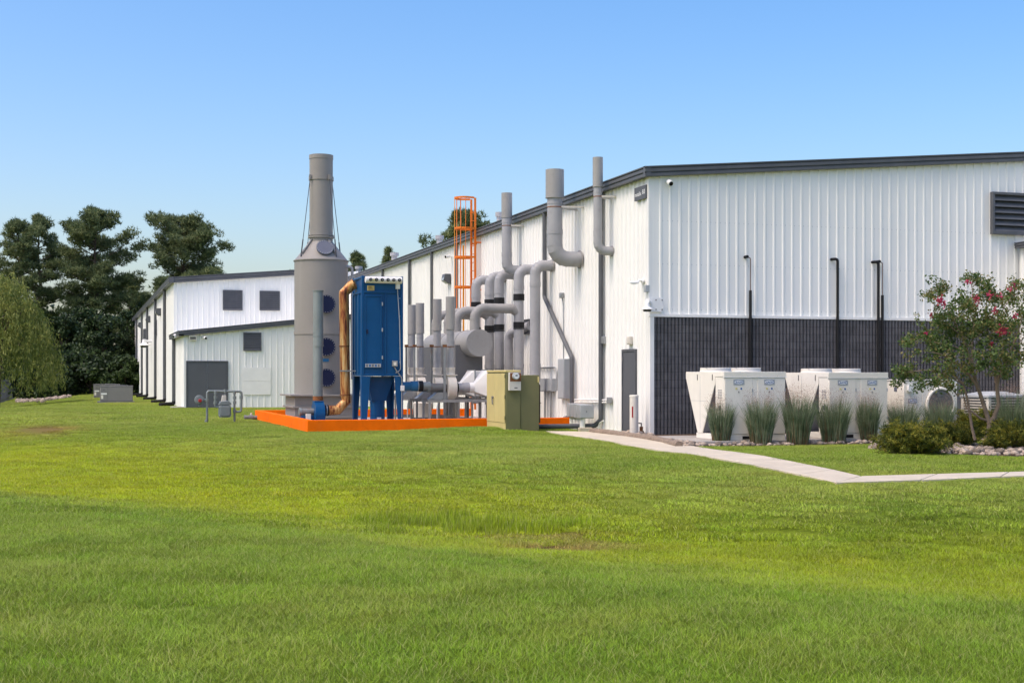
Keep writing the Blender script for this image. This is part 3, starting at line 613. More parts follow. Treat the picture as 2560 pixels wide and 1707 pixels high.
rf = MB(); rf.add([(XA-.2, YA-.1, ZA+.2), (13.7, YA-.1, ra(13.7)+.2), (13.7, YH, ra(13.7)+.24), (XA-.2, YH, ZA+.24)], [(0,1,2,3)]); rf.build('roof', M_WTRIM, annex)
a, b_ = at(465, Y=YA).x, at(570, Y=YA).x; top = at(500, 902, Y=YA).z; mid = (a+b_)/2
f = MB(); 
for q in ((a, a+.05, 0, top), (b_-.05, b_, 0, top), (a+.05, b_-.05, top-.05, top)): f.box(q[0], q[1], YA-.075, YA-.0, q[2], q[3])
dd = f.build('double_door', M_DARK, annex, .006)
for s0, s1 in ((a+.054, mid-.006), (mid+.006, b_-.054)): B(s0, s1, YA-.05, YA-.003, .02, top-.054).build('door_leaf', M_DOORG, dd, .004)
MB().cyl((mid+.1, YA-.05, 1), (mid+.1, YA-.09, 1), .03).build('handle', M_DARK, dd)
louvre(annex, 'y', YA-.034, at(608, Y=YA).x, at(653, Y=YA).x, at(608, 877, Y=YA).z, at(608, 831, Y=YA).z, -1, 9, .05, .06)
x0, x1, z0, z1 = at(607, Y=YA).x, at(676.5, Y=YA).x, at(607, 987, Y=YA).z, at(607, 918, Y=YA).z; zm = z0+(z1-z0)*.5
for za, zb in ((z0, zm-.004), (zm+.004, z1)): B(x0, x1, YA-.05, YA-.034, za, zb).build('flat_patch_panel', M_WTRIM, annex, .003)
c = at(482, 845, Y=YA); vh = thing('vent_hood', 'small beige vent hood on the annex wall above the double door', 'vent', (c.x, YA, c.z))
B(c.x-.17, c.x+.17, YA-.16, YA-.034, c.z+.06, c.z+.11).build('hood', M_CREAM, vh); B(c.x-.17, c.x-.14, YA-.14, YA-.034, c.z-.07, c.z+.06).build('cheek', M_CREAM, vh); B(c.x+.14, c.x+.17, YA-.14, YA-.034, c.z-.07, c.z+.06).build('cheek', M_CREAM, vh)
B(c.x-.139, c.x+.139, YA-.06, YA-.034, c.z-.06, c.z+.059).build('damper', M_STEEL, vh); B(c.x-.17, c.x+.17, YA-.15, YA-.034, c.z-.10, c.z-.072).build('lip', M_CREAM, vh)
y = at(434, X=XB).y
downspout(annex, XB, YA+1.0 if y < YA else y, ZA, .18, boot=[(XB, y, .22), (XB, y-.02, .1), (XB-.75, y-.65, .07)], w=.15)
B(XA-.55, XA-.0, YA-.05, YA+1.4, -.05, .05).build('splash_block', M_CONCP, annex)
# ------------------------------------------------------------------ wall lights and cameras
def floodlight(px, py, X, label, group, s=1):
    p = at(px, py, X=X-.2); t = thing('wall_light', label, 'light', p, group)
    MB().prism([(p.x-.10*s, p.z-.04*s), (p.x-.06*s, p.z+.14*s), (p.x+.16, p.z+.14*s), (p.x+.16, p.z-.14*s), (p.x+.05, p.z-.14*s)], p.y-.16*s, 'y', p.y+.16*s).build('housing', M_DARK, t, .008)
    MB().add([(p.x-.104*s, p.y-.14*s, p.z-.045*s), (p.x-.104*s, p.y+.14*s, p.z-.045*s), (p.x+.046, p.y+.14*s, p.z-.145*s), (p.x+.046, p.y-.14*s, p.z-.145*s), (p.x-.085*s,p.y-.14*s,p.z+.03*s), (p.x-.085*s,p.y+.14*s,p.z+.03*s)], [(0,1,2,3),(0,4,5,1)]).build('lens', M_GLASSL, t)
floodlight(1114, 697, XW, 'grey wedge floodlight on the long wall left of the orange ladder', 'wedge wall lights', 1.3)
floodlight(395, 780, XA, 'wedge wall light on the rear hall side, nearest the corner', 'wedge wall lights', 1.6)
floodlight(369.5, 798, XA, 'wedge wall light on the rear hall side, middle of three', 'wedge wall lights', 1.6)
floodlight(349.5, 813, XA, 'wedge wall light on the rear hall side, farthest of three', 'wedge wall lights', 1.6)
def bullet(p, dirv, label, L_=.16, r_=.055, wall=None):
    p = Vector(p); dv = Vector(dirv).normalized(); t = thing('security_camera', label, 'camera', p, 'small bullet cameras')
    MB().cyl(p, p+dv*L_, r_, n=16).build('body', M_WPLAS, t); MB().cyl(p+dv*(L_-.005), p+dv*(L_+.008), r_*.78, n=16).build('lens', M_LENS, t)
    w = Vector(wall); MB().cyl(w, w+(p-w)*.3, .05, n=14).tube([w, p+dv*.02], .022, 8).build('bracket', M_WPLAS, t); return t
p = at(1674, 457, Y=YF-.16); bullet(p+Vector((0,.04,.02)), (.05,-1,-.5), 'white dome-ended camera high on the gable wall near the corner', .13, .07, (p.x, YF-.01, p.z+.05))
p = at(1117, 642, X=XW-.25); bullet(p+Vector((.1,0,.02)), (-1,-.5,-.2), 'white bullet camera on the long wall beside the orange ladder', .2, .06, (XW-.01, p.y+.1, p.z+.02))
p = at(512, 844, Y=YA-.2); bullet(p, (.25,-1,-.2), 'white bullet camera right of the vent hood on the annex', .16, .07, (p.x-.1, YA-.01, p.z))
p = at(443, 839, X=XA-.2); bullet(p+Vector((.1,.1,.05)), (-1,-.3,-.35), 'white camera tucked under the annex eave at its corner', .3, .1, (XA-.01, p.y+.2, p.z+.1))
p = at(2550, 732, X=wx-.1); bullet(p+Vector((.06,0,0)), (-1,-.4,-.05), 'white bullet camera on the wing at the right edge', .16, .055, (wx-.01, p.y, p.z))
p = at(1600, 705, X=XW-.3); a = at(1584, 707, X=XW-.5); t = thing('security_camera', 'long white arm camera on the long wall above the corner', 'camera', p)
w = at(1609, 703, X=XW-.02); MB().tube([w, w+Vector((-.12,0,.02)), p+Vector((-.05,0,0))], .03, 8).build('arm', M_WPLAS, t); MB().ball(p+Vector((-.16,0,-.02)), .05, 2.6, 1, .75).build('head', M_WPLAS, t); MB().cyl(w, w+Vector((-.05,0,0)), .06, n=16).build('mount', M_WPLAS, t)
def dome(p, s, label, wallpart):
    t = thing('dome_camera', label, 'camera', p, 'pan tilt dome cameras')
    MB().lathe([(.02*s, .30*s), (.10*s, .28*s), (.12*s, .12*s), (.15*s, .08*s), (.30*s, .0), (.31*s, -.03*s), (.24*s, -.045*s), (.20*s, -.05*s)], p, 24).build('housing', M_WPLAS, t)
    MB().lathe([(.20*s, -.05*s), (.195*s, -.12*s), (.15*s, -.14*s)], p, 24).build('lens_ring', M_LENS, t); wallpart(t); return t
p = at(1618, 772, X=XW-.22)
def wp(t):
    b = B(XW-.06, XW+.33, YF-.10, YF-.078, p.z-.06, p.z+.30).build('corner_bracket', M_WPLAS, t, .004); MB().tube([p+Vector((0,0,.2)), (XW-.05, YF-.09, p.z+.16)], .06, 12).build('arm', M_WPLAS, t)
    for x in (XW+.12, XW+.29):
        for z in (p.z, p.z+.24): MB().cyl((x, YF-.098, z), (x, YF-.112, z), .018, n=10).build('bolt', M_STEEL, b)
    B(XW-.13, XW-.02, YF-.02, YF+.1, p.z+.44, p.z+.62).build('junction_box', M_PLATE, t, .006)
dome(p, .52, 'white dome camera on a bolted plate at the corner of the warehouse', wp)
p2 = at(361, 862, X=XA-.5)
dome(p2, 1.3, 'white dome camera on the long side of the rear hall', lambda t: MB().tube([p2+Vector((0,0,.25)), (XA-.01, p2.y, p2.z+.25)], .09, 10).build('arm', M_WPLAS, t))
# ------------------------------------------------------------------ lettering helper
def text_geo(s, size=1, shear=0, bold=.0):
    cu = bpy.data.curves.new('lettering', 'FONT'); cu.body = s; cu.size = size; cu.shear = shear; cu.offset = bold; cu.resolution_u = 3
    o = bpy.data.objects.new('lettering', cu); C.objects.link(o); dg = bpy.context.evaluated_depsgraph_get(); me = bpy.data.meshes.new_from_object(o.evaluated_get(dg))
    vs = [v.co.copy() for v in me.vertices]; fs = [tuple(p.vertices) for p in me.polygons]; bpy.data.objects.remove(o); return vs, fs
def lettering(s, org, U, V, height_, parent, m_, shear=0, width=None, bold=0, name='lettering'):
    vs, fs = text_geo(s, 1, shear, bold); x0 = min(v.x for v in vs); x1 = max(v.x for v in vs); y0 = min(v.y for v in vs); y1 = max(v.y for v in vs)
    sy = height_/(y1-y0); sx = sy if width is None else width/(x1-x0); org = Vector(org); U = Vector(U); V = Vector(V)
    return MB().add([org+U*((v.x-(x0+x1)/2)*sx)+V*((v.y-(y0+y1)/2)*sy) for v in vs], fs).build(name, m_, parent, smooth=False)
# building sign
sy0, sy1 = at(1614, X=XW-.09).y, at(1585.5, X=XW-.09).y; sc = at(1600, 481, X=XW-.09)
sg = thing('building_sign', 'small charcoal sign with white lettering near the warehouse corner', 'sign', sc)
B(XW-.088, XW-.036, sy0, sy1, sc.z-.19, sc.z+.15).build('panel', M_DOORG, sg, .003)
lettering('metallix', (XW-.0915, sy0+(sy1-sy0)*.655, sc.z-.035), (0,-1,0), (0,0,1), .105, sg, M_WPLAS, 0, (sy1-sy0)*.56, .012)
lettering('B3', (XW-.0915, sy0+(sy1-sy0)*.17, sc.z-.01), (0,-1,0), (0,0,1), .115, sg, M_WPLAS, 0, (sy1-sy0)*.22, .012)
# ================================================================== CONTAINMENT YARD
def seams(path, r_, parent, m_):
    path = [Vector(p) for p in path]; mb = MB()
    for i in range(1, len(path)-1):
        t_ = ((path[i]-path[i-1]).normalized()+(path[i+1]-path[i]).normalized()).normalized(); mb.cyl(path[i]-t_*.009, path[i]+t_*.009, r_, n=32)
    return mb.build('gore_seams', m_, parent)
X0, X1, Y0, Y1 = 5.83, 13.68, 35.8, 47.1
cb = thing('containment_curb', 'low bright orange painted curb around the process equipment', 'curb', (X0, Y0, 0))
B(X0, X1, Y0, Y0+.2, -.2, .31).build('front_curb', M_ORANGE, cb, .012); B(X0, X0+.2, Y0+.202, Y1-.202, -.2, .308).build('side_curb', M_ORANGE, cb, .012); B(X0, X1, Y1-.2, Y1, -.2, .306).build('rear_curb', M_ORANGE, cb, .012)
# ------------------------------------------------------------------ scrubber tower
c = at(803, D=43.0); c.z = 0; sc_ = 43.0/FPX; R = 66.5*sc_
tw = thing('scrubber_tower', 'tall warm grey cylindrical scrubber tower with guyed exhaust stack', 'tower', c)
zb = at(803, 985, D=43).z; zs = at(803, 653, D=43).z; zn = at(803, 606, D=43).z; zf = at(803, 592, D=43).z; zt = at(803, 389, D=43).z; rn = 29*sc_
bs = MB(); w = R*1.17
bs.box(c.x-w, c.x+w, c.y-w, c.y+w, .03, zb-.05); bs.build('base_tank', M_TANK, tw, .01)
for z, e in ((zb-.05, .16), (zb-.42, .08), (zb-.74, .08)): B(c.x-w-e, c.x+w+e, c.y-w-e, c.y+w+e, z, z+.05).build('flange', M_TANK, tw, .005)
MB().lathe([(R, 0), (R, zs-zb+.0)], (c.x, c.y, zb), 64).build('shell', M_TANK, tw)
MB().lathe([(R+.02, 0), (R+.02, .1)], (c.x, c.y, at(803, 837, D=43).z), 64).build('band', M_TANK, tw)
MB().lathe([(R+.03, 0), (R+.03, .03)], (c.x, c.y, zs-.02), 64).build('rim', M_TANK, tw)
MB().lathe([(R, 0), (rn, zn-zs)], (c.x, c.y, zs+.012), 64).build('cone', M_TANK, tw)
MB().lathe([(rn, -.02), (rn, zt-zn-.003)], (c.x, c.y, zn), 48).build('stack', M_TANK, tw)
for z, e, h in ((zf-.05, .045, .05), (zf+.02, .035, .03), (at(803, 452, D=43).z, .025, .12), (zt-.13, .012, .13)): MB().lathe([(rn+e, 0), (rn+e, h)], (c.x, c.y, z), 48).build('stack_band', M_TANK, tw)
for k in range(4):
    a = math.radians(-45-18+90*k); u = Vector((math.cos(a), math.sin(a), 0)); p0 = c+u*(rn+.01); p1 = c+u*(R*.86); n = Vector((-u.y, u.x, 0))*.03
    zc = lambda r_: zs+(R-r_)/(R-rn)*(zn-zs)
    pts = [Vector((p0.x, p0.y, zc(rn))), Vector((p1.x, p1.y, zc(R*.86)-.02)), Vector((p1.x, p1.y, zc(R*.86)+.10)), Vector((p0.x, p0.y, zc(rn)+.09))]
    MB().add([p-n for p in pts]+[p+n for p in pts], [(0,1,2,3),(7,6,5,4),(0,4,5,1),(1,5,6,2),(2,6,7,3),(3,7,4,0)]).build('gusset', M_TANK, tw)
    zl = at(803, 448, D=43).z; lug = c+u*(rn+.06); foot = c+u*(R*.93)
    MB().box(lug.x-.035, lug.x+.035, lug.y-.035, lug.y+.035, zl-.05, zl+.1).build('cable_lug', M_TANK, tw)
    f3 = Vector((foot.x, foot.y, zc(R*.93)+.02)); l3 = Vector((lug.x, lug.y, zl)); cab = MB().cyl(f3, l3, .011, n=6).build('guy_cable', M_CABLE, tw)
    MB().cyl(f3, f3.lerp(l3, .22), .02, n=6).build('turnbuckle', M_CABLE, cab)
def manhole(cc, nrm, r_, m_, parent):
    nrm = Vector(nrm).normalized(); cc = Vector(cc); t = MB().cyl(cc-nrm*.14, cc+nrm*.06, r_*.9, n=40).cyl(cc+nrm*.061, cc+nrm*.10, r_, n=40).build('manhole_cover', m_, parent)
    u = nrm.orthogonal().normalized(); v = nrm.cross(u); bb = MB()
    for k in range(20):
        a = 2*math.pi*k/20; p = cc+(u*math.cos(a)+v*math.sin(a))*r_*.91; bb.cyl(p+nrm*.10, p+nrm*.118, .012, n=6)
    o = bb.build('bolt_ring', M_PLATE, t)
for py in (760, 867, 944): manhole((c.x, c.y-R, at(820, py, D=42.1).z), (.06,-1,0), .285, M_NAVY, tw)
manhole((c.x, c.y-(R+rn)/2+.02, (zs+zn)/2+.03), (0,-1,.62), .27, M_SLATE, tw)
MB().tube(bend([(c.x+R*.80, c.y-R*.5, at(860, 668, D=43).z), (c.x+R*1.08, c.y-R*.5, at(860, 668, D=43).z), (c.x+R*1.08, c.y-R*.5, 1.4)], .1, 4), .045, 10).build('drain_pipe', M_LGREY, tw)
q = at(811, 900, D=42.0); B(q.x-.02, q.x+.17, c.y-R-.012, c.y-R+.15, q.z-.05, q.z+.05).build('blue_label', M_BLUEL, tw)
# ------------------------------------------------------------------ blower with grey exhaust stack
YB = 38.0; f = at(793, Y=YB); sp = lambda py, px=793: at(px, py, Y=YB).z; s1 = at(793, Y=YB).dot(Vector((sY, cY, 0)))/FPX
bl = thing('exhaust_blower', 'blue blower with slim green-grey stack in front of the tower', 'blower', (f.x, YB, 0)); xo = f.x+.03
MB().cyl((xo, YB, sp(866)), (xo, YB, sp(727)), 12.7*s1, n=32).cyl((xo, YB, sp(728)), (xo, YB, sp(726)), 14.3*s1, n=32).build('upper_stack', M_GALVG, bl)
MB().cyl((xo-.01, YB, sp(990)), (xo-.01, YB, sp(850)), 12.2*s1, n=32).build('lower_stack', M_GALVG, bl)
MB().cyl((xo, YB, sp(866)), (xo, YB, sp(862)), 13.6*s1, n=32).cyl((xo, YB, sp(841)), (xo, YB, sp(838.5)), 13.2*s1, n=32).build('stack_collar', M_GALVG, bl)
MB().cyl((xo-.01, YB, sp(1001)), (xo-.01, YB, sp(990)), 12.8*s1, n=32).build('rusty_collar', M_RUSTY, bl)
rv = (sp(1003)-.03)/2
sc = MB(); sc.prism([(YB+math.cos(a)*rv*(1.0+.12*(a/6.28)), .03+rv+math.sin(a)*rv) for a in np.linspace(0, 2*math.pi, 33)[:-1]], xo-.14, 'x', xo+.14); sc.box(xo-.138, xo+.138, YB-.15, YB+.15, .03+rv, sp(1002)); sc.build('scroll_housing', M_BLUE, bl, .008)
mo = at(764, 1029, Y=YB); MB().cyl((mo.x-.12, YB, mo.z), (xo-.14, YB, mo.z), .1, n=20).build('motor', M_STEEL, bl); MB().cyl((mo.x-.19, YB, mo.z), (mo.x-.121, YB, mo.z), .115, n=20).build('fan_cowl', M_GALVG, bl)
B(mo.x-.15, xo-.15, YB-.13, YB+.13, .03, mo.z-.11).build('motor_stand', M_BLUE, bl, .006)
MB().box(mo.x-.02, mo.x+.12, YB-.22, YB-.10, mo.z-.22, mo.z-.06).build('switch_box', M_CREAM, bl, .006)
# ------------------------------------------------------------------ rusty duct
rd = thing('rusty_duct', 'streaked rusty round duct rising beside the blue dust collector', 'duct', (f.x+.7, YB, 0)); rr = 12.8*s1
CX = 7.56
P_ = [(at(822, Y=YB).x, YB, sp(1026)), (at(844, Y=YB).x, YB, sp(1025)), (at(865, Y=YB).x, YB, sp(1003)), (at(860, Y=YB).x, YB, sp(731)), (at(877, Y=YB).x, YB-.05, sp(713)), (CX-.01, YB-.1, sp(707))]
P_ = [Vector(p) for p in P_]
def seg_duct(pts, r_, parent, nm, m_):
    for a, b2 in zip(pts[:-1], pts[1:]): pass
    return MB().tube(pts, r_, 32).build(nm, m_, parent, sharp=14)
seg_duct([P_[0], P_[1], P_[2]+Vector((0,0,-.0)), P_[2]+Vector((-.02,0,.14))], rr, rd, 'lower_elbow', M_DUCT)
seg_duct([P_[2]+Vector((-.02,0,.135)), P_[3]+Vector((0,0,-.02))], rr*.985, rd, 'riser', M_DUCT)
seg_duct([P_[3]+Vector((0,0,-.03)), P_[3], P_[4], P_[5]], rr, rd, 'upper_elbow', M_DUCT)
for z in (sp(865), sp(987)):
    xx = P_[2].x-.02+(P_[3].x-P_[2].x)*(z-P_[2].z)/(P_[3].z-P_[2].z); MB().cyl((xx, YB, z-.02), (xx, YB, z+.02), rr*1.06, n=32).build('joint_band', M_RUSTY, rd)
MB().tube([P_[0]+Vector((-.02, 0, 0)), P_[0]+Vector((-.20, 0, 0))], rr*1.08, 28).build('flexible_sleeve', M_BLACK, rd)
MB().cyl(P_[0]+Vector((-.06,0,0)), P_[0]+Vector((-.085,0,0)), rr*1.13, n=28).build('clamp', M_GALV, rd)
z = sp(927); MB().bar((P_[3].x-.16, YB-.16, z), (CX, YB-.16, z), .03, .04).build('strap_bracket', M_GALV, rd)
# ------------------------------------------------------------------ blue dust collector
CY = 37.0; CX1 = at(1008, Y=CY).x; CYB = CY+1.35; ct = at(956, 691, Y=CY).z; cbm = 1.5
dc = thing('dust_collector', 'tall blue dust collector cabinet on four legs with white air header', 'dust collector', ((CX+CX1)/2, CY+.6, 0))
B(CX+.03, CX1-.03, CY+.03, CYB-.03, cbm, ct).build('cabinet', M_BLUE, dc)
zg = lambda py: at(956, py, Y=CY).z; xg = lambda px: at(px, Y=CY).x
for x in (CX, CX1-.07): B(x, x+.07, CY, CY+.07, cbm-.003, ct+.01).build('corner_angle', M_BLUE, dc, .008)
for x in (CX, CX1-.07): B(x, x+.07, CYB-.07, CYB, cbm-.003, ct+.01).build('corner_angle', M_BLUE, dc, .008)
for z in (ct-.06, zg(733), cbm): B(CX+.071, CX1-.071, CY-.002, CY+.05, z, z+.055).build('frame_rail', M_BLUE, dc, .006)
for z in (ct-.06, zg(733), cbm): B(CX-.002, CX+.05, CY+.071, CYB-.071, z, z+.055).build('frame_rail', M_BLUE, dc, .006)
for y in (CY+.45, CY+.9): B(CX-.002, CX+.04, y, y+.05, cbm+.06, zg(733)).build('side_rib', M_BLUE, dc, .006)
B(xg(962), xg(965), CY+.0, CY+.05, cbm+.056, zg(733)-.002).build('mullion', M_BLUE, dc, .005)
x0, x1, z0, z1 = xg(911), xg(954.5), zg(920), zg(738)
fr = MB()
for q in ((x0, x1, z1-.04, z1), (x0, x1, z0, z0+.04), (x0, x0+.04, z0+.041, z1-.041), (x1-.04, x1, z0+.041, z1-.041)): fr.box(q[0], q[1], CY-.012, CY+.05, q[2], q[3])
dr = fr.build('access_door', M_BLUE, dc, .005); B(x0+.042, x1-.042, CY+.008, CY+.04, z0+.042, z1-.042).build('door_panel', M_BLUE, dr)
for z in (z0+.25, (z0+z1)/2, z1-.3): B(x1-.005, x1+.03, CY-.025, CY+.03, z, z+.1).build('hinge', M_PLATE, dr, .003)
for z in ((z0+z1)/2+.0,): B(x0+.06, x0+.10, CY-.02, CY+.012, z-.06, z+.06).build('latch', M_NAVY, dr, .004)
B(xg(913), xg(952), CY-.02, CY-.014, zg(918), zg(909)).build('sticker_strip', M_PLATE, dr)
for k in range(5): B(xg(915+7.4*k), xg(919+7.4*k), CY-.024, CY-.021, zg(916.5), zg(910.8)).build('sticker_mark', (M_BLUEINK if k % 2 else M_SLATE), dr)
B(xg(918.5), xg(936), CY+.0, CY+.026, zg(727), zg(714.5)).build('warning_plate', M_TANLBL, dc, .003)
for k in range(3): B(xg(920.5), xg(933-2*k), CY-.004, CY-.001, zg(724.5-3.2*k), zg(723.4-3.2*k)).build('plate_line', M_RUSTY, dc)
hz = zg(701); hp = MB().cyl((xg(911), CY-.13, hz), (xg(1002), CY-.13, hz), .095, n=28).build('air_header', M_HOOD, dc, .01)
for k in range(6):
    x = xg(922.5+14.3*k); MB().cyl((x, CY-.20, hz), (x, CY-.27, hz), .045, n=16).build('pulse_valve', M_BLACK, hp); MB().cyl((x, CY-.27, hz), (x, CY-.285, hz), .015, n=8).build('valve_cap', M_PLATE, hp)
MB().cyl((xg(930), CY-.21, hz), (xg(930), CY-.25, hz), .028, n=14).build('gauge', M_YELLOW, hp)
B(xg(988.5), xg(998.5), CY-.09, CY-.001, zg(722), zg(708.5)).build('solenoid_box', M_HOOD, dc, .006)
cx_ = xg(993); MB().tube(bend([(cx_, CY-.03, zg(722)), (cx_+.06, CY-.03, zg(800)), (cx_+.09, CY-.03, zg(925)), (cx_-.05, CY-.03, zg(932))], .12, 4), .013, 8).build('cable', M_PLATE, dc)
B(xg(980), xg(992), CY-.10, CY-.001, zg(916), zg(901.5)).build('disconnect_box', M_GALV, dc, .006); B(xg(982), xg(989), CY-.105, CY-.101, zg(913), zg(905)).build('box_window', M_CREAM, dc)
MB().tube(bend([(xg(984), CY-.05, zg(916)), (xg(990), CY-.05, zg(926)), (xg(1003.5), CY-.06, zg(945)), (xg(1003.5), CY-.06, zg(1045))], .15, 4), .016, 8).build('conduit', M_GALV, dc)
B(xg(1000.5), xg(1009), CY-.11, CY-.03, zg(977), zg(963.5)).build('conduit_box', M_WPLAS, dc, .006)
for px, py in ((1000,705),(1000,745),(1000,790),(1000,828),(1000,870),(1000,905)): MB().cyl((xg(px), CY+.032, zg(py)), (xg(px), CY+.018, zg(py)), .014, n=8).build('bolt', M_PLATE, dc)
for sx in (0, 1):
    for sy in (0, 1):
        x = CX if sx == 0 else CX1; y = CY if sy == 0 else CYB; dx = 1 if sx == 0 else -1; dyy = 1 if sy == 0 else -1
        leg = MB(); t_ = .03; wt, wb = .25, .14
        leg.prism([(x, cbm-.004), (x+dx*wt, cbm-.004), (x+dx*wb, .03), (x, .03)], y, 'y', y+dyy*t_)
        leg.prism([(y+dyy*(t_+.001), cbm-.004), (y+dyy*wt, cbm-.004), (y+dyy*wb, .03), (y+dyy*(t_+.001), .03)], x, 'x', x+dx*t_)
        leg.build('leg', M_BLUE, dc)
hx = (CX+CX1)/2; hy = (CY+CYB)/2; hw = (CX1-CX)/2-.2; vs = []
zh = zg(1003)
vs = [(hx-hw, CY+.22, cbm-.01), (hx+hw, CY+.22, cbm-.01), (hx+hw, CYB-.22, cbm-.01), (hx-hw, CYB-.22, cbm-.01), (hx-.20, hy-.2, zh), (hx+.20, hy-.2, zh), (hx+.2, hy+.2, zh), (hx-.2, hy+.2, zh)]
MB().add(vs, [(0,1,5,4),(1,2,6,5),(2,3,7,6),(3,0,4,7),(4,5,6,7)]).build('hopper', M_BLUE, dc)
dm = MB().cyl((hx, hy, .03), (hx, hy, zh+.02), .21, n=32); [dm.cyl((hx, hy, z), (hx, hy, z+.025), .222, n=32) for z in (.2, .38, zh-.05)]; dm.build('dust_drum', M_BLUE, dc)
B(hx-.06, hx+.06, hy-.235, hy-.215, .22+.05, .22+.10).build('drum_label', M_WPLAS, dc)
# light blue outlet pipe of the collector
op = thing('outlet_pipe', 'short light blue pipe with black sleeve right of the collector', 'pipe', (CX1, CY+.4, 1)); zo = at(1025, 965, Y=CY+.5).z
xq = lambda px: at(px, Y=CY+.5).x
MB().cyl((CX1-.02, CY+.5, zo), (xq(1032), CY+.5, zo), .125, n=28).cyl((xq(1027), CY+.5, zo), (xq(1044), CY+.5, zo), .145, n=28).build('pipe', M_BLUEL, op)
MB().cyl((xq(1044), CY+.5, zo), (xq(1056), CY+.5, zo), .155, n=28).build('flexible_sleeve', M_BLACK, op); MB().cyl((xq(1043), CY+.5, zo), (xq(1045), CY+.5, zo), .16, n=28).build('clamp', M_GALV, op)
MB().cyl((xq(1056), CY+.5, zo), (xq(1075), CY+.5, zo), .12, n=24).build('stub', M_GALVG, op)
# ------------------------------------------------------------------ four small blowers with stacks
ROWX = 10.3
specs = [(1126, 742, 824, 23.5, 'nearest'), (1093, 748, 827, 21.8, 'second nearest'), (1050, 758, 833.5, 20.9, 'second farthest'), (1029.5, 762.5, 836, 19.9, 'farthest')]
for k, (px, ptop, pslv, wpx, word) in enumerate(specs):
    p = at(px, X=ROWX); y = p.y; D = p.x*sY+p.y*cY; s_ = D/FPX; z_ = lambda py: EYE+(HORIZON-py)*s_; rs = .135
    t = thing('fume_blower', f'white fume blower with grey sleeve stack, {word} of four in the row', 'blower', (ROWX, y, 0), 'fume blowers in a row')
    MB().cyl((ROWX, y, z_(pslv)), (ROWX, y, z_(ptop)), rs, n=28).build('stack_sleeve', M_GREY, t)
    MB().cyl((ROWX, y, z_(920)), (ROWX, y, z_(pslv)+.02), rs*.84, n=28).cyl((ROWX, y, z_(pslv)-.14), (ROWX, y, z_(pslv)-.11), rs*.88, n=28).build('stack', M_LGREY, t)
    zc = 1.16; rsc = .34
    MB().cyl((ROWX, y, z_(937)), (ROWX, y, z_(920)), rs*.95, n=28).cyl((ROWX, y, z_(922)), (ROWX, y, z_(918.5)), rs*1.03, n=28).cyl((ROWX, y, z_(926)), (ROWX, y, z_(924)), rs*1.03, n=28).build('outlet_collar', M_PVCW, t)
    sc = MB(); sc.prism([(y+math.cos(a)*rsc, zc+math.sin(a)*rsc) for a in np.linspace(0, 2*math.pi, 33)[:-1]], ROWX-.125, 'x', ROWX+.125); sc.box(ROWX-.123, ROWX+.123, y-.13, y+.13, zc+.1, z_(937)); sc.box(ROWX-.17, ROWX+.17, y-.17, y+.17, z_(938.5), z_(936)); sc.build('scroll_housing', M_PVCW, t, .006)
    MB().cyl((ROWX-.62, y, zc), (ROWX-.13, y, zc), .12, n=20).build('motor', M_STEEL, t); MB().cyl((ROWX-.70, y, zc), (ROWX-.621, y, zc), .13, n=20).build('fan_cowl', M_GALVG, t)
    for j in range(9): MB().cyl((ROWX-.57+.045*j, y, zc), (ROWX-.555+.045*j, y, zc), .132, n=18).build('cooling_fin', M_STEEL, t)
    MB().prism([(ROWX-.68, .83), (ROWX-.13, .83), (ROWX-.13, zc-.13), (ROWX-.42, zc-.13)], y-.16, 'y', y+.16).build('motor_base', M_GALV, t)
    MB().cyl((ROWX+.12, y, zc), (ROWX+.22, y, zc), .155, n=26).build('flexible_sleeve', M_BLACK, t)
    MB().cyl((ROWX+.22, y, zc), (ROWX+.44, y, zc), .135, n=26).cyl((ROWX+.38, y, zc), (ROWX+.56, y, zc), .15, n=26).build('inlet_coupling', M_LGREY, t)
    pl = .385; xe = ROWX+1.06; n = 32; ring = [(y+.155*math.cos(2*math.pi*i/n), zc+.155*math.sin(2*math.pi*i/n)) for i in range(n)]
    sq = []
    for i in range(n):
        ca, sa = math.cos(2*math.pi*i/n), math.sin(2*math.pi*i/n); q = 1/max(abs(ca), abs(sa)); sq.append((y+pl*ca*q, zc+.12+pl*sa*q))
    hd = MB().add([(ROWX+.56, a, b2) for a, b2 in ring]+[(ROWX+.70, a, b2) for a, b2 in ring]+[(xe, a, b2) for a, b2 in sq], [(i, (i+1) % n, n+(i+1) % n, n+i) for i in range(n)]+[(n+i, n+(i+1) % n, 2*n+(i+1) % n, 2*n+i) for i in range(n)])
    hd.build('inlet_hood', M_HOOD, t, sharp=30)
    B(xe, xe+.03, y-pl-.03, y+pl+.03, zc+.12-pl-.03, zc+.12+pl+.03).build('hood_flange', M_GALV, t)
    B(xe+.031, xe+.75, y-pl, y+pl, zc+.12-pl, zc+.12+pl).build('filter_box', M_HOOD, t, .01)
    # steel stand
    zs_ = .80
    for xx in (ROWX-.72, ROWX+.15, ROWX+1.0):
        for yy in (y-.36, y+.36): MB().bar((xx, yy, .03), (xx, yy, zs_-.05), .055).build('stand_leg', M_STEEL if (k+int(xx*3)) % 2 else M_GALV, t)
    for yy in (y-.36, y+.36): MB().bar((ROWX-.78, yy, zs_-.02), (ROWX+1.75, yy, zs_-.02), .06, .075).build('stand_rail', M_GALV if k != 1 else M_STEEL, t)
    for xx in (ROWX-.5, ROWX-.15, ROWX+.2, ROWX+.95): MB().bar((xx, y-.33, zs_), (xx, y+.33, zs_), .05, .05).build('stand_cross_bar', M_STEEL, t)
    MB().bar((ROWX-.22, y-.16, zs_), (ROWX-.22, y-.16, z_(866)), .06).build('stack_post', M_STEEL if k % 2 else M_GALV, t)
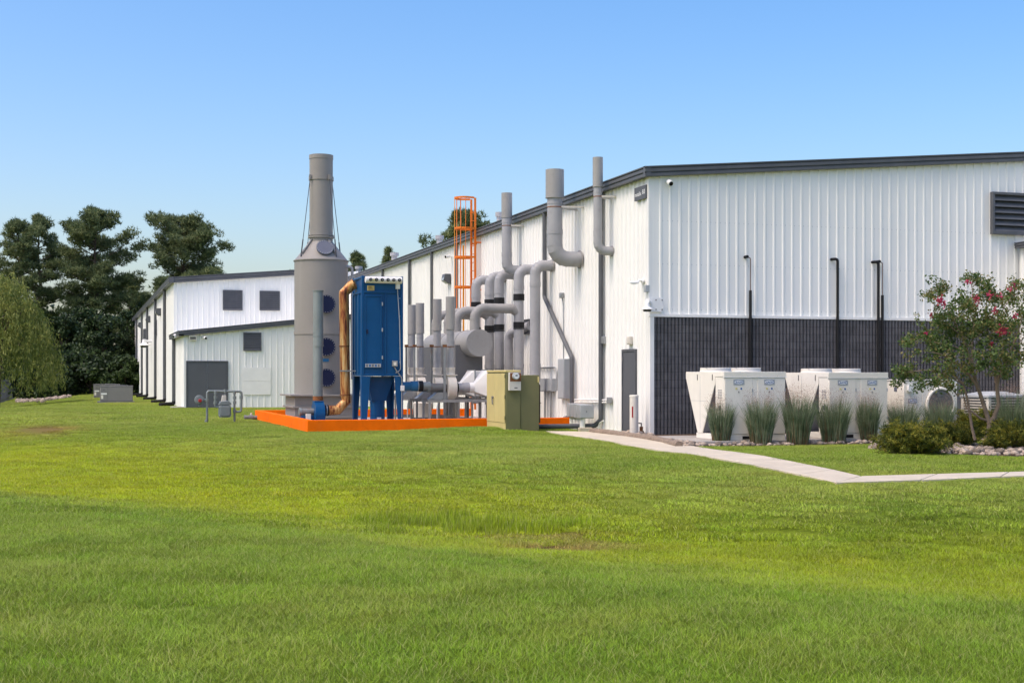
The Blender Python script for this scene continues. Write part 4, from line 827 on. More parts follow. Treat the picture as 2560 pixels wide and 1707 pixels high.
    MB().bar((ROWX-.27, y-.16, z_(866.5)), (ROWX+.0, y-.125, z_(866.5)), .02).cyl((ROWX, y, z_(867.5)), (ROWX, y, z_(865.5)), rs*.87, n=24).build('stack_strap', M_RUSTY, t)
    MB().box(ROWX-.27, ROWX-.16, y-.20, y-.12, z_(868), z_(862)).build('strap_clamp', M_RUSTY, t)
    for yy in (y-.36, y+.36): MB().bar((ROWX-.72, yy, .22), (ROWX+1.0, yy, .22), .045).build('stand_lower_rail', M_STEEL, t)
    MB().tube(bend([(ROWX-.5, y-.38, .03), (ROWX-.5, y-.38, .6), (ROWX-.4, y-.2, .75)], .1, 3), .018, 8).build('conduit', M_PLATE, t)
# ------------------------------------------------------------------ horizontal header drum and its branches
HX = 11.7; hn = at(1199, 857, X=HX); hf = at(1085, X=HX); rh = .42
hd = thing('header_drum', 'large horizontal grey header drum with a plenum below', 'duct', (HX, hn.y, 0))
MB().cyl((HX, hn.y, hn.z), (HX, hf.y, hn.z), rh, n=56).build('drum', M_GREY, hd)
for y in (hn.y+1.35, hn.y+3.2): MB().cyl((HX, y, hn.z), (HX, y+.07, hn.z), rh+.014, n=56).build('band', M_GREY, hd)
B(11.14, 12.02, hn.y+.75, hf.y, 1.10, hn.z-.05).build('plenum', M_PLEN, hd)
for y in (hn.y+.8, hf.y-.6):
    for x in (11.2, 11.95): MB().bar((x, y, .03), (x, y, 1.12), .08).build('leg', M_STEEL, hd)
RY = [at(px, X=13.15).y for px in (1338, 1297, 1248, 1224, 1190)]; ZTOP = 4.86; ZBR = 3.62
for k, y in enumerate(RY[1:]):
    word = ('nearest', 'second', 'third', 'farthest')[k]
    t = thing('branch_duct', f'grey elbow duct from the header drum, {word} of four' if k not in (1, 2) else f'grey elbow duct from the header drum, {word} of four from the front', 'duct', (HX, y, hn.z), 'branch ducts of the header drum')
    MB().tube(bend([(HX, y, hn.z+.1), (HX, y, ZBR), (12.95, y, ZBR)], .34, 6), .15, 32).build('duct', M_GREY, t, sharp=12); seams(bend([(HX, y, hn.z+.1), (HX, y, ZBR), (12.95, y, ZBR)], .34, 6), .1535, t, M_GREY)
    MB().cyl((HX, y, ZBR-.36), (HX, y, ZBR-.33), .157, n=32).cyl((HX+.36, y, ZBR), (HX+.39, y, ZBR), .157, n=32).build('joint_band', M_GREY, t)
for k, y in enumerate(RY):
    word = ('nearest the camera', 'second from the front', 'third from the front', 'fourth from the front', 'farthest back')[k]
    t = thing('riser_duct', f'upright grey riser duct elbowing into the long wall, {word}', 'duct', (13.15, y, 0), 'riser ducts along the long wall'); r_ = .158
    zlow = 1.35 if k else 1.42
    MB().tube([(13.15, y, .55 if k else zlow), (13.15, y, 4.25)], r_, 32).build('riser', M_LGREY, t)
    MB().tube(bend([(13.15, y, 4.2), (13.15, y, ZTOP), (13.70, y, ZTOP)], .42, 5), r_*1.03, 32).build('top_elbow', M_LGREY, t, sharp=11); seams(bend([(13.15, y, 4.2), (13.15, y, ZTOP), (13.70, y, ZTOP)], .42, 5), r_*1.06, t, M_LGREY)
    for z in (4.22, 1.75): MB().cyl((13.15, y, z), (13.15, y, z+.13), r_*1.07, n=32).build('coupling', M_LGREY, t)
    MB().cyl((13.66, y, ZTOP), (13.705, y, ZTOP), r_*1.2, n=32).build('wall_flange', M_GREY, t)
    if k == 0: MB().tube(bend([(13.15, y, 1.75), (13.15, y, 1.40), (12.78, y-.3, .95), (12.5, y-.5, .6)], .25, 4), r_*1.05, 32).build('lower_elbow', M_LGREY, t, sharp=11)
    if k:
        MB().cyl((13.15, y, ZBR+.26), (13.15, y, ZBR+.46), r_*1.12, n=28).build('rubber_sleeve', M_BLACK, t)
        MB().tube([(12.93, y, ZBR), (13.12, y, ZBR-.13)], [.152, .145], 28).build('wye', M_GREY, t)
        MB().cyl((13.15, y, ZBR-.60), (13.15, y, ZBR-.42), r_*1.10, n=28).cyl((13.15, y, ZBR-.64), (13.15, y, ZBR-.61), r_*1.14, n=28).build('rubber_sleeve', M_BLACK, t)
# small side elbow into the wall behind the risers
t = thing('side_elbow', 'short grey elbow with a dark end behind the risers', 'duct', (13.4, 39.0, 0)); p = at(1272, 890, X=13.35)
MB().tube(bend([(13.35, p.y, .4), (13.35, p.y, p.z+.75), (13.68, p.y-1.2, p.z+.95)], .3, 4), .14, 28).build('duct', M_LGREY, t, sharp=11)
p = at(1057, Y=40.25); t = thing('sump_tank', 'stained beige sump tank under the blower stands', 'tank', (p.x, p.y, .03)); w_ = 24*(p.x*sY+p.y*cY)/FPX
MB().lathe([(w_*.80, .03), (w_*.86, .1), (w_, .62), (w_*1.04, .66), (w_*.9, .70)], (p.x, p.y, 0), 28).build('vessel', M_PVCW, t); MB().lathe([(w_*.92, .03), (w_*.92, .09)], (p.x, p.y, 0), 28).build('base_ring', M_STEEL, t)
for k, px in enumerate((1131, 1168)):
    p = at(px, X=11.75 if k else 11.5); t = thing('drain_column', ('wide grey upright drain pipe behind the blower stands', 'slim dark upright drain pipe right of the wide one')[k], 'pipe', (p.x, p.y, .03)); MB().cyl((p.x, p.y, .03), (p.x, p.y, 1.12), .135 if not k else .06, n=24).build('pipe', M_LGREY if not k else M_DARK, t); MB().cyl((p.x, p.y, .03), (p.x, p.y, .07), .19 if not k else .09, n=24).build('foot_flange', M_STEEL, t)
# ------------------------------------------------------------------ wall stacks
def wallstack(axpx, flpx, r_, rsv, ptop, pslv, pflange, label, gores=4, out=None):
    yw = at(flpx, X=XW).y; ax = at(axpx, Y=yw); D = ax.x*sY+ax.y*cY; z_ = lambda py: EYE+(HORIZON-py)*D/FPX
    t = thing('wall_stack', label, 'exhaust stack', (XW, yw, z_(pflange)), 'exhaust stacks on the long wall'); zf_ = z_(pflange); so = XW-ax.x
    MB().cyl((ax.x, yw, z_(pslv)), (ax.x, yw, z_(ptop)), rsv, n=36).build('stack_sleeve', M_GREY, t)
    MB().lathe([(rsv*1.02, 0), (rsv*1.02, .03)], (ax.x, yw, z_(pslv)-.002), 36).build('sleeve_rim', M_GREY, t)
    MB().cyl((ax.x, yw, zf_+so*.9), (ax.x, yw, z_(pslv)+.02), r_, n=36).build('pipe', M_LGREY, t)
    MB().tube(bend([(ax.x, yw, zf_+so*.95), (ax.x, yw, zf_), (XW-.02, yw, zf_)], so*.8, gores), r_*1.02, 36).build('elbow', M_LGREY, t, sharp=10); seams(bend([(ax.x, yw, zf_+so*.95), (ax.x, yw, zf_), (XW-.02, yw, zf_)], so*.8, gores), r_*1.045, t, M_LGREY)
    MB().cyl((ax.x, yw, zf_+so*.86), (ax.x, yw, zf_+so*.86+.14), r_*1.06, n=36).cyl((ax.x, yw, z_(pslv)-.17), (ax.x, yw, z_(pslv)-.12), r_*1.04, n=36).build('coupling', M_LGREY, t)
    MB().cyl((XW-.06, yw, zf_), (XW-.035, yw, zf_), r_*1.22, n=36).build('wall_flange', M_GREY, t)
    zb_ = z_(pslv)-.26; MB().cyl((ax.x, yw, zb_-.012), (ax.x, yw, zb_+.012), r_*1.035, n=36).build('strap', M_RUSTY, t)
    for s in (-1, 1): MB().bar((ax.x+r_*.6, yw+s*r_*.9, zb_), (XW-.0, yw+s*r_*1.4, zb_), .05, .05).build('bracket_arm', M_PVCW, t)
wallstack(1267, 1305, .1625, .175, 483, 545, 676, 'slim grey wall stack left of the widest one, above the risers')
wallstack(1387, 1453, .218, .263, 425, 496, 647, 'widest grey wall stack with a big elbow into the wall')
wallstack(1494.5, 1534, .117, .138, 394, 468, 627, 'thinnest grey wall stack, closest to the warehouse corner')
# ------------------------------------------------------------------ orange caged ladder
ly = at(1183, X=13.5).y; ld = thing('caged_ladder', 'orange steel ladder with safety cage on the long wall', 'ladder', (13.5, ly, 0))
zh_ = [7.9, 6.81, 5.77, 4.70, 3.64]
for s in (-.25, .25): MB().bar((13.5, ly+s, .3), (13.5, ly+s, 7.9), .03, .075, up=(1,0,0)).build('rail', M_ORANGE2, ld)
for i in range(24): MB().cyl((13.5, ly-.25, .5+i*.3), (13.5, ly+.25, .5+i*.3), .013, n=8).build('rung', M_ORANGE2, ld)
cpts = [Vector((13.5-.04, ly+.27*1, 0))]+[Vector((13.22-.36*math.sin(a)*1.15, ly+.36*math.cos(a), 0)) for a in np.linspace(.25, math.pi-.25, 13)]+[Vector((13.5-.04, ly-.27, 0))]
for z in zh_:
    mb = MB()
    for a, b2 in zip(cpts[:-1], cpts[1:]): mb.bar(a+Vector((0,0,z)), b2+Vector((0,0,z)), .012, .07)
    mb.build('cage_hoop', M_ORANGE2, ld)
for i in (1, 3, 5, 7, 9, 11, 13):
    p = cpts[i]; MB().bar((p.x, p.y, 3.62), (p.x, p.y, 7.93), .045, .01, up=(1,0,0)).build('cage_bar', M_AMBER if i == 7 else M_ORANGE2, ld)
MB().bar((13.12, ly-.05, .9), (13.12, ly-.05, 6.2), .06, .05, up=(1,0,0)).build('safety_pole', M_AMBER, ld)
for z in (1.2, 3.0, 4.6, 6.3):
    for s in (-.25, .25): MB().bar((13.5, ly+s, z), (XW-.02, ly+s, z), .06, .05).build('standoff', M_ORANGE2, ld)
# ------------------------------------------------------------------ transformer
tx0, ty0, ty1 = 10.66, 33.32, 35.0; tx1 = at(1301, Y=ty0).x; tx2 = at(1349, Y=ty0).x; zg0 = -.05
tf = thing('transformer', 'olive green pad transformer with pale yellow-green doors and a meter', 'transformer', (11.1, 34, 0)); zt_ = 1.66
B(tx0, tx1, ty0, ty1, zg0, zt_-.06).build('door_compartment', M_OLIVE, tf, .012)
B(tx0-.02, tx1+.01, ty0-.015, ty1+.02, zt_-.058, zt_).build('roof_cap', M_OLIVEL, tf, .012)
B(tx1+.004, tx2, ty0+.03, ty1, zg0, 1.53).build('tank', M_OLIVE, tf, .015)
ym = (ty0+ty1)/2+.12
for a, b2 in ((ty0+.06, ym-.005), (ym+.005, ty1-.02)): B(tx0-.022, tx0-.002, a, b2, .27, zt_-.09).build('door_leaf', M_OLIVEL, tf, .004)
B(tx0-.012, tx0-.001, ty0+.02, ty1-.01, -.02, .262).build('lower_skirt', M_OLIVEL, tf)
h_ = MB().cyl((tx0-.02, ym+.08, .93), (tx0-.07, ym+.08, .93), .03, n=14).bar((tx0-.065, ym+.08, .95), (tx0-.065, ym+.04, .74), .03).build('handle', M_STEEL, tf)
for z in (.35, .9, 1.45): MB().cyl((tx0-.018, ty0+.03, z), (tx0-.018, ty0+.03, z+.1), .018, n=8).build('hinge', M_OLIVE, tf)
for i in range(6):
    y = ty0+.25+i*.26; MB().prism([(tx2+.0, .25), (tx2+.11, .25), (tx2+.11, 1.24), (tx2+.06, 1.34), (tx2+.0, 1.36)], y, 'y', y+.035).build('cooling_fin', M_FIN, tf, .006)
MB().bar((tx2+.118, ty0+.22, .78), (tx2+.118, ty0+1.6, .78), .015, .03).build('fin_brace', M_GALV, tf)
mx0, mx1 = at(1270, Y=ty0).x, at(1299, Y=ty0).x; mz0, mz1 = at(1285, 976, Y=ty0).z, at(1285, 931, Y=ty0).z
mbx = B(mx0, mx1, ty0-.12, ty0-.002, mz0, mz1).build('meter_box', M_PVCW, tf, .008); B(mx0+.02, mx1-.002, ty0-.126, ty0-.121, mz0+.24, mz1-.01).build('rusty_panel', M_RUSTY, mbx); B(mx0+.14, mx1-.10, ty0-.126, ty0-.121, mz0+.06, mz0+.085).build('nameplate', M_DARK, mbx)
mc = at(1289, 940, Y=ty0-.15); MB().cyl((mc.x, ty0-.125, mc.z), (mc.x, ty0-.22, mc.z), .093, n=28).build('meter', M_PLATE, mbx, .01); MB().cyl((mc.x, ty0-.221, mc.z), (mc.x, ty0-.228, mc.z), .07, n=28).build('meter_face', M_WPLAS, mbx)
B(mc.x-.03, mc.x+.03, ty0-.232, ty0-.229, mc.z-.0, mc.z+.035).build('meter_display', M_DARK, mbx); B(tx2-.05, tx2-.01, ty0-.02, ty0+.029, 1.33, 1.48).build('lifting_lug', M_OLIVEL, tf, .01)
# ------------------------------------------------------------------ electrical gear on the long wall
def wbox(name, pxa, pxb, pya, pyb, d, m_, label, cat='electrical box', group=None, off=.035):
    ya_, yb_ = at(pxa, X=XW-off).y, at(pxb, X=XW-off).y; pm = (pxa+pxb)/2; za, zb_ = at(pm, pyb, X=XW-off).z, at(pm, pya, X=XW-off).z
    t = thing(name, label, cat, (XW-off, (ya_+yb_)/2, za), group); B(XW-off-d, XW-off, min(ya_, yb_), max(ya_, yb_), za, zb_).build('box', m_, t, .008)
    B(XW-off-d-.012, XW-off-d-.002, min(ya_, yb_)+.02, max(ya_, yb_)-.02, za+.02, zb_-.02).build('cover', m_, t, .004); return t, za, zb_, min(ya_, yb_), max(ya_, yb_)
wbox('switch_cabinet', 1406, 1424, 897, 996, .12, M_WTRIM, 'tall white flat cabinet on the long wall beside the downspout')
wbox('switch_cabinet', 1417, 1432.5, 897, 996, .28, M_PLATE, 'tall grey electrical cabinet next to the kinked downspout')
for (a, b2, w) in ((1362, 1376, 'left'), (1377, 1391, 'right')):
    t, za, zb_, ya_, yb_ = wbox('disconnect_switch', a, b2, 946, 978, .16, M_PLATE, f'small grey disconnect switch, {w} one of the pair', group='disconnect switches on the long wall')
    MB().tube([(XW-.12, (ya_+yb_)/2, za), (XW-.12, (ya_+yb_)/2, .1)], .03, 8).build('conduit', M_GALV, t)
wbox('wall_box', 1574, 1582, 841, 861, .09, M_PVCW, 'small beige box on the wall above the grey door'); wbox('wall_box', 1509, 1516, 841, 860, .09, M_GALV, 'small grey box on the wall right of the tall downspout')
cy = at(1392, X=XW-.08).y; t = thing('wall_conduit', 'grey conduit looping over the disconnect switches', 'conduit', (XW-.08, cy, 1)); z = at(1380, 919, X=XW-.08).z
MB().tube(bend([(XW-.08, at(1330, X=XW-.08).y, z), (XW-.08, cy, z), (XW-.08, cy, at(1392, 976, X=XW-.08).z)], .2, 4), .03, 8).build('pipe', M_GALV, t)
cy = at(1409, X=XW-.07).y; t = thing('wall_conduit', 'thin grey conduit with weatherhead rising above the tall cabinets', 'conduit', (XW-.07, cy, 3))
MB().tube([(XW-.07, cy, at(1411, 900, X=XW).z), (XW-.07, cy, at(1409, 770, X=XW).z), (XW-.07, cy+.12, at(1406, 745, X=XW).z)], .02, 8).build('pipe', M_GALV, t); p = at(1406.5, 740, X=XW-.07); B(XW-.16, XW-.035, p.y-.07, p.y+.07, p.z-.06, p.z+.1).build('weatherhead', M_GALV, t, .02)
t = thing('wall_conduit', 'white conduit run along the base of the long wall', 'conduit', (XW-.1, 34, .8))
for py, dz_ in ((999, 0), (1005, -.0)):
    a, b2 = at(1437, py, X=XW-.09), at(1521, py+1, X=XW-.09); MB().tube([a, b2], .022, 8).build('pipe', M_WTRIM, t)
p = at(1523, 1002, X=XW-.09); B(XW-.15, XW-.035, p.y-.09, p.y+.05, p.z-.07, p.z+.1).build('end_box', M_GALV, t, .01)
p = at(1445, 1008, X=13.2); PY = at(1446, Y=33.9).y
for k, (pa, pb, pt, pbm) in enumerate(((1424, 1431, 1008, 1042), (1433, 1440, 1008.5, 1043), (1441, 1448, 1009.5, 1045), (1449.5, 1466, 1011, 1046))):
    yk = 34.9-k*.32; xa, xb = at(pa, Y=yk).x, at(pb, Y=yk).x
    if k < 3: xb = xa+.36
    D = xa*sY+yk*cY; za, zb_ = EYE+(HORIZON-pbm)*D/FPX, EYE+(HORIZON-pt)*D/FPX
    word = ('rearmost', 'third from the front', 'second from the front', 'frontmost')[k]
    t = thing('utility_box', f'pale grey utility box on a white pipe stub, {word} of four', 'utility box', (xa, yk, 0), 'utility boxes on pipe stubs')
    B(xa, xa+.42 if k == 3 else xb, yk, yk+.24, za, zb_).build('box', M_PLATE if k == 3 else M_PLATE, t, .015); B(xa+.012, (xa+.42 if k == 3 else xb)-.012, yk-.014, yk-.002, za+.02, zb_-.02).build('cover', M_PLATE, t, .006)
    MB().cyl((xa+.12, yk+.12, -.05), (xa+.12, yk+.12, za), .075, n=18).build('pipe_stub', M_WTRIM, t)
    MB().cyl((xa+.19, yk-.015, (za+zb_)/2), (xa+.19, yk-.03, (za+zb_)/2), .015, n=8).build('screw', M_DARK, t)
t = thing('concrete_block', 'small tan concrete block on the ground before the utility boxes', 'block', (12.6, 33.4, 0)); p = at(1462, 1075, Y=33.4); B(p.x-.18, p.x+.18, 33.3, 33.45, -.02, .12).build('block', M_CONC, t, .01)
p = at(1522, 1073, X=13.3); t = tag(MB().lathe([(.24, 0), (.24, .05), (.2, .07), (.05, .06)], (13.25, p.y, gh(13.25, p.y)), 24).build('drain_grate', M_BLACK), 'round black drain cover by the wall near the tall downspout', 'drain cover')
t = thing('hose_loop', 'pale pipe loop rising from the ground by the wall', 'pipe', (13.4, 33.3, 0)); p = at(1505, 1064, X=13.4)
MB().tube(bend([(13.4, p.y+.25, -.02), (13.4, p.y+.2, .22), (13.4, p.y-.1, .3)], .12, 4), .02, 8).build('pipe', M_WTRIM, t)
# white marker post
p = at(1585, X=13.3); p.z = 0; mp_ = thing('marker_post', 'cream round utility marker post standing before the grey door', 'post', (p.x, p.y, 0)); ht = at(1585, 987, D=p.x*sY+p.y*cY).z; r_ = 11.2*(p.x*sY+p.y*cY)/FPX
MB().lathe([(r_, -.1), (r_*.98, ht-.03)], (p.x, p.y, 0), 28).build('post', M_PVCW, mp_); MB().lathe([(r_*1.04, ht-.05), (r_*1.04, ht-.01), (r_*.8, ht)], (p.x, p.y, 0), 28).build('cap', M_CREAM, mp_)
B(p.x-r_*.8, p.x-r_*.55, p.y-r_*.84, p.y-r_*.6, ht*.45, ht*.72).build('red_label', M_RED, mp_)
p = at(1603, X=13.55); t = thing('stub_pipe', 'short rusty orange pipe stub between the post and the wall', 'pipe', (13.55, p.y, 0)); MB().cyl((13.55, p.y, -.05), (13.55, p.y, .22), .045, n=14).build('pipe', M_RUSTY, t); MB().tube([(13.55, p.y, .2), (13.55, p.y, .30), (13.45, p.y+.1, .32)], .02, 8).build('spout', M_DARK, t)
# ------------------------------------------------------------------ gas meter set
GY_ = 43.9; G = lambda px, py: at(px, py, Y=GY_)
gm = thing('gas_meter_set', 'grey gas meter hung in a pipe frame on the lawn', 'gas meter', G(560, 1056)*1.0)
def gp(nm, pts, r_=.037, m_=M_GALVG, rad=.07): return MB().tube(bend([G(*p) for p in pts], rad, 4), r_, 12).build(nm, m_, gm)
gp('inlet_pipe', [(517.5, 1060), (518, 977.5), (604, 978.5), (603, 1029), (587, 1029.5)]); gp('drop_pipe', [(538.5, 978), (537.5, 1018), (548, 1017)], .034); gp('drop_pipe', [(586, 978), (586.5, 1060)], .034); gp('drop_pipe', [(563, 978), (563, 988)], .02)
for px, py in ((538.5, 993), (538, 1006), (586.5, 994), (586.5, 1006), (586.5, 1027), (603, 993), (517.5, 1000), (538.5, 981), (586, 981), (563, 977), (516, 1053)): q = G(px, py); MB().cyl(q+Vector((0,0,-.05)), q+Vector((0,0,.05)), .055, n=12).build('fitting', M_GALVG, gm)
rg = G(498.5, 999.5); MB().cyl(rg+Vector((0,.06,0)), rg+Vector((0,-.05,0)), .155, n=32).cyl(rg+Vector((0,-.05,0)), rg+Vector((0,-.09,0)), .12, n=32).cyl(rg+Vector((0,0,-.15)), rg+Vector((0,0,-.21)), .03, n=10).build('regulator', M_METER, gm, .01); MB().cyl(rg+Vector((.01,-.09,-.02)), rg+Vector((.01,-.15,-.02)), .055, n=20).build('red_cap', M_RED, gm, .01)
MB().tube([rg+Vector((.12,0,0)), G(518, 1000)], .045, 10).build('regulator_nipple', M_GALVG, gm)
a, b2 = G(546.5, 1043), G(577, 1012); xm = (a.x+b2.x)/2; hw = (b2.x-a.x)/2
def rrect(cx_, cz_, w_, h_, r_): return [(cx_+sx*(w_-r_)+r_*math.cos(t_), cz_+sz*(h_-r_)+r_*math.sin(t_)) for sx, sz, t0 in ((1,1,0),(-1,1,math.pi/2),(-1,-1,math.pi),(1,-1,1.5*math.pi)) for t_ in np.linspace(t0, t0+math.pi/2, 6)]
MB().prism(rrect(xm, (a.z+b2.z)/2, hw, (b2.z-a.z)/2, .07), GY_-.13, 'y', GY_+.13).build('meter_case', M_METER, gm, .012); MB().prism(rrect(xm, (a.z+b2.z)/2, hw*.82, (b2.z-a.z)/2*.82, .06), GY_-.165, 'y', GY_-.131).build('front_plate', M_METER, gm, .015)
cz0, cz1 = G(560, 1012).z, G(560, 1003).z; MB().prism([(xm-hw*1.05, cz0), (xm+hw*1.05, cz0), (xm+hw*1.02, cz0+.05), (xm+hw*.6, cz1+.02), (xm-hw*.8, cz1)], GY_-.15, 'y', GY_+.13).build('top_case', M_METER, gm, .015)
MB().prism([(xm-.12, cz1-.02), (xm+.04, cz1-.02), (xm+.035, G(560, 988).z), (xm-.085, G(560, 988).z)], GY_-.1, 'y', GY_+.03).build('index_box', M_PVCW, gm, .01)
for i, (x, z) in enumerate(rrect(xm, (a.z+b2.z)/2, hw*.92, (b2.z-a.z)/2*.92, .06)[::1]): MB().cyl((x, GY_-.131, z), (x, GY_-.148, z), .013, n=6).build('bolt', M_PLATE, gm)
t = thing('drain_valve', 'brown drain valve poking out of the orange curb', 'valve', (X0-.2, 46.3, .1)); vz = at(622, 1042, X=X0-.2).z; vy = at(628, X=X0-.2).y
MB().cyl((X0+.01, vy, vz), (X0-.42, vy, vz), .07, n=18).cyl((X0-.15, vy, vz), (X0-.28, vy, vz), .10, n=18).cyl((X0-.36, vy, vz), (X0-.44, vy, vz), .09, n=18).build('valve_body', M_STEEL, t); MB().cyl((X0-.2, vy, vz+.05), (X0-.2, vy, vz+.16), .03, n=10).build('valve_stem', M_CREAM, t)
# ------------------------------------------------------------------ packaged units by the rear hall
def pkg(pxa, pxb, pya, pyb, D, label):
    p = at(pxa, D=D); q = at(pxb, Y=p.y); z0 = gh(p.x, p.y)+.04; z1 = at((pxa+pxb)/2, pya, Y=p.y).z
    t = thing('packaged_unit', label, 'air conditioner', (p.x, p.y, z0), 'packaged units by the rear hall'); x0, x1 = p.x, q.x; xs_ = x0+(x1-x0)*.22
    B(x0, x1, p.y, p.y+1.2, z0+.03, z1).build('case', M_UNIT, t, .02); B(x0-.02, x1+.02, p.y-.02, p.y+1.22, z1+.001, z1+.05).build('lid', M_UNIT, t, .01); B(x0-.15, x1+.1, p.y-.1, p.y+1.3, z0-.1, z0+.028).build('base', M_STEEL, t)
    B(x0+.02, xs_-.008, p.y-.014, p.y-.002, z0+.06, z1-.03).build('access_panel', M_UNIT, t, .004); B(xs_+.008, x1-.02, p.y-.014, p.y-.002, z0+.06, z1-.03).build('side_panel', M_UNIT, t, .004)
    h_ = z1-z0; B(x0+.04, x0+.36, p.y-.02, p.y-.015, z0+h_*.48, z0+h_*.58).build('white_label', M_WPLAS, t); B(x0+.04, x0+.16, p.y-.02, p.y-.015, z0+h_*.20, z0+h_*.44).build('white_label', M_CREAM, t); B(x0+.14, x0+.24, p.y-.02, p.y-.015, z0+h_*.76, z0+h_*.8).build('dark_badge', M_DARK, t)
    MB().cyl(((x0*.35+x1*.65), p.y+.6, z1+.05), ((x0*.35+x1*.65), p.y+.6, z1+.09), .35, n=28).build('fan_guard', M_DARK, t)
pkg(250.7, 332, 966, 1005, 76, 'grey packaged cooling unit on the grass, the nearer of two'); pkg(234.5, 300, 962, 993, 92, 'grey packaged cooling unit half hidden behind the nearer one')
# ------------------------------------------------------------------ cream cooling units by the gable wall
def emblem(parent, x, y, z, w, word='AAON'):
    h_ = w*.42; B(x-w*.58, x+w*.58, y-.004, y-.001, z-h_*.62, z+h_*.62).build('emblem_plate', M_PLATE, parent)
    n = 32; ring = MB(); o_ = [(x+w*.52*math.cos(2*math.pi*i/n), y-.0062, z+h_*.52*math.sin(2*math.pi*i/n)) for i in range(n)]; i_ = [(x+w*.49*math.cos(2*math.pi*i/n), y-.0062, z+h_*.46*math.sin(2*math.pi*i/n)) for i in range(n)]
    ring.add(o_+i_, [(i, (i+1) % n, n+(i+1) % n, n+i) for i in range(n)]).build('emblem_ring', M_BLUEINK, parent)
    MB().add([(x+w*.489*math.cos(2*math.pi*i/n), y-.0055, z+h_*.459*math.sin(2*math.pi*i/n)) for i in range(n)], [tuple(range(n))]).build('emblem_face', M_WPLAS, parent)
    lettering(word, (x, y-.008, z), (1,0,0), (0,0,1), h_*.5, parent, M_BLUEINK, .35, w*.82, .02)
def vunit(x0, x1, zt, label, nfan):
    Ya = 26.54; Yb = 28.48; Yc = 26.97; t = thing('cooling_unit', label, 'cooling unit', ((x0+x1)/2, 27.4, .075), 'cream cooling units with a V shaped coil side')
    B(x0, x1, Ya+.012, Yc, .20, zt-.115).build('cabinet', M_CREAM, t, .006); B(x0-.012, x1+.012, Ya-.012, Yc+.006, zt-.113, zt).build('cabinet_head', M_CREAM, t, .006); B(x0-.02, x1+.02, Ya-.02, Ya+.03, zt-.135, zt-.115).build('drip_ledge', M_WTRIM, t, .003)
    B(x0+.003, x1-.003, Ya+.005, 27.95, .076, .198).build('base_rail', M_CREAM, t, .006); B(x0+.45, x0+.64, Ya-.006, Ya+.004, .095, .165).build('lifting_slot', M_BLACK, t)
    xm_ = x0+(x1-x0)*.455; xn_ = x0+(x1-x0)*.54
    for k_, (a, b2) in enumerate(((x0+.012, xm_), (xn_, x1-.012))):
        d_ = B(a, b2, Ya-.008, Ya+.011, .215, zt-.14).build('access_door', M_CREAM, t, .004)
        xc = a+(b2-a)*(.50 if k_ == 0 else .42); emblem(d_, xc, Ya-.009, zt-.235, .23)
        B(xc-.085, xc-.035, Ya-.0115, Ya-.009, zt-.40, zt-.355).build('warning_sticker', M_YELLOW, d_); MB().cyl((xc+.06, Ya-.0085, zt-.378), (xc+.06, Ya-.012, zt-.378), .022, n=16).build('blue_sticker', M_BLUEINK, d_); B(xc-.01, xc+.005, Ya-.02, Ya-.009, zt-.47, zt-.435).build('latch', M_DARK, d_)
        for zz in (.5, 1.15): B(b2-.02, b2+.008, Ya-.016, Ya-.0085, zz, zz+.07).build('hinge', M_PLATE, d_)
    B(xm_+.004, xn_-.004, Ya-.002, Ya+.011, .215, zt-.14).build('centre_post', M_CREAM, t)
    poly = [(Yb, zt-.003), (Yb, zt-.14), (27.86, .2), (27.64, .2), (Yc+.004, zt-.24), (Yc+.004, zt-.003)]
    MB().prism(poly, x0+.02, 'x', x1-.02).build('coil_section', M_SLATE, t); ep = MB().prism([(Yb+.012, zt), (Yb+.012, zt-.145), (27.87, .199), (27.63, .199), (Yc+.008, zt-.255), (Yc+.008, zt)], x0-.005, 'x', x0+.018).build('end_panel', M_CREAM, t, .004)
    MB().prism([(Yb+.012, zt), (Yb+.012, zt-.145), (27.87, .199), (27.63, .199), (Yc+.008, zt-.255), (Yc+.008, zt)], x1-.018, 'x', x1+.005).build('end_panel', M_CREAM, t, .004)
    for yy in (Yc+.12, 27.85): B(x0-.022, x0-.006, yy, yy+.018, zt-.19, zt-.06).build('lifting_bracket', M_STEEL, ep)
    B(x0-.008, x0-.006, 27.73, 27.738, .3, zt-.1).build('panel_seam', M_PLATE, ep); B(x0-.008, x0-.006, 27.45, 28.2, .93, .936).build('panel_seam', M_PLATE, ep)
    for r__ in range(6):
        for cc_ in (26.66, 26.76): B(x0-.004, x0-.001, cc_, cc_+.07, zt-.42-.035*r__, zt-.405-.035*r__).build('vent_slot', M_SLATE, t)
    B(x0-.004, x0-.001, 26.68, 26.83, zt-.86, zt-.76).build('data_plate', M_SLATE, t)
    for k_ in range(nfan):
        xc = x0+(x1-x0)*(k_+.5)/nfan; rf_ = min(.42, (x1-x0)/nfan*.47); MB().lathe([(rf_*1.04, 0), (rf_, .02), (rf_, .085), (rf_*.94, .09)], (xc, 27.72, zt+.001), 28).build('fan_shroud', M_CREAM, t)
        fan = MB()
        for i in range(6): fan.bar((xc-rf_*.9+i*rf_*.36, 27.72-rf_*.6, zt+.096), (xc-rf_*.9+i*rf_*.36, 27.72+rf_*.6, zt+.096), .01)
        fan.build('fan_guard', M_DARK, t)
vunit(at(1810.7, Y=26.54).x, at(1963.6, Y=26.54).x, 1.6, 'cream V-sided cooling unit nearest the warehouse corner', 2)
vunit(at(2072, Y=26.54).x, at(2219, Y=26.54).x, 1.585, 'cream V-sided cooling unit, the right one of the matching pair', 2)
hx0, hx1 = at(2259, Y=27).x, at(2393, Y=27).x; hp_ = thing('heat_pump', 'cream box unit with a big round fan grille, behind the tree', 'cooling unit', (hx0, 27, .075)); zt = 1.42
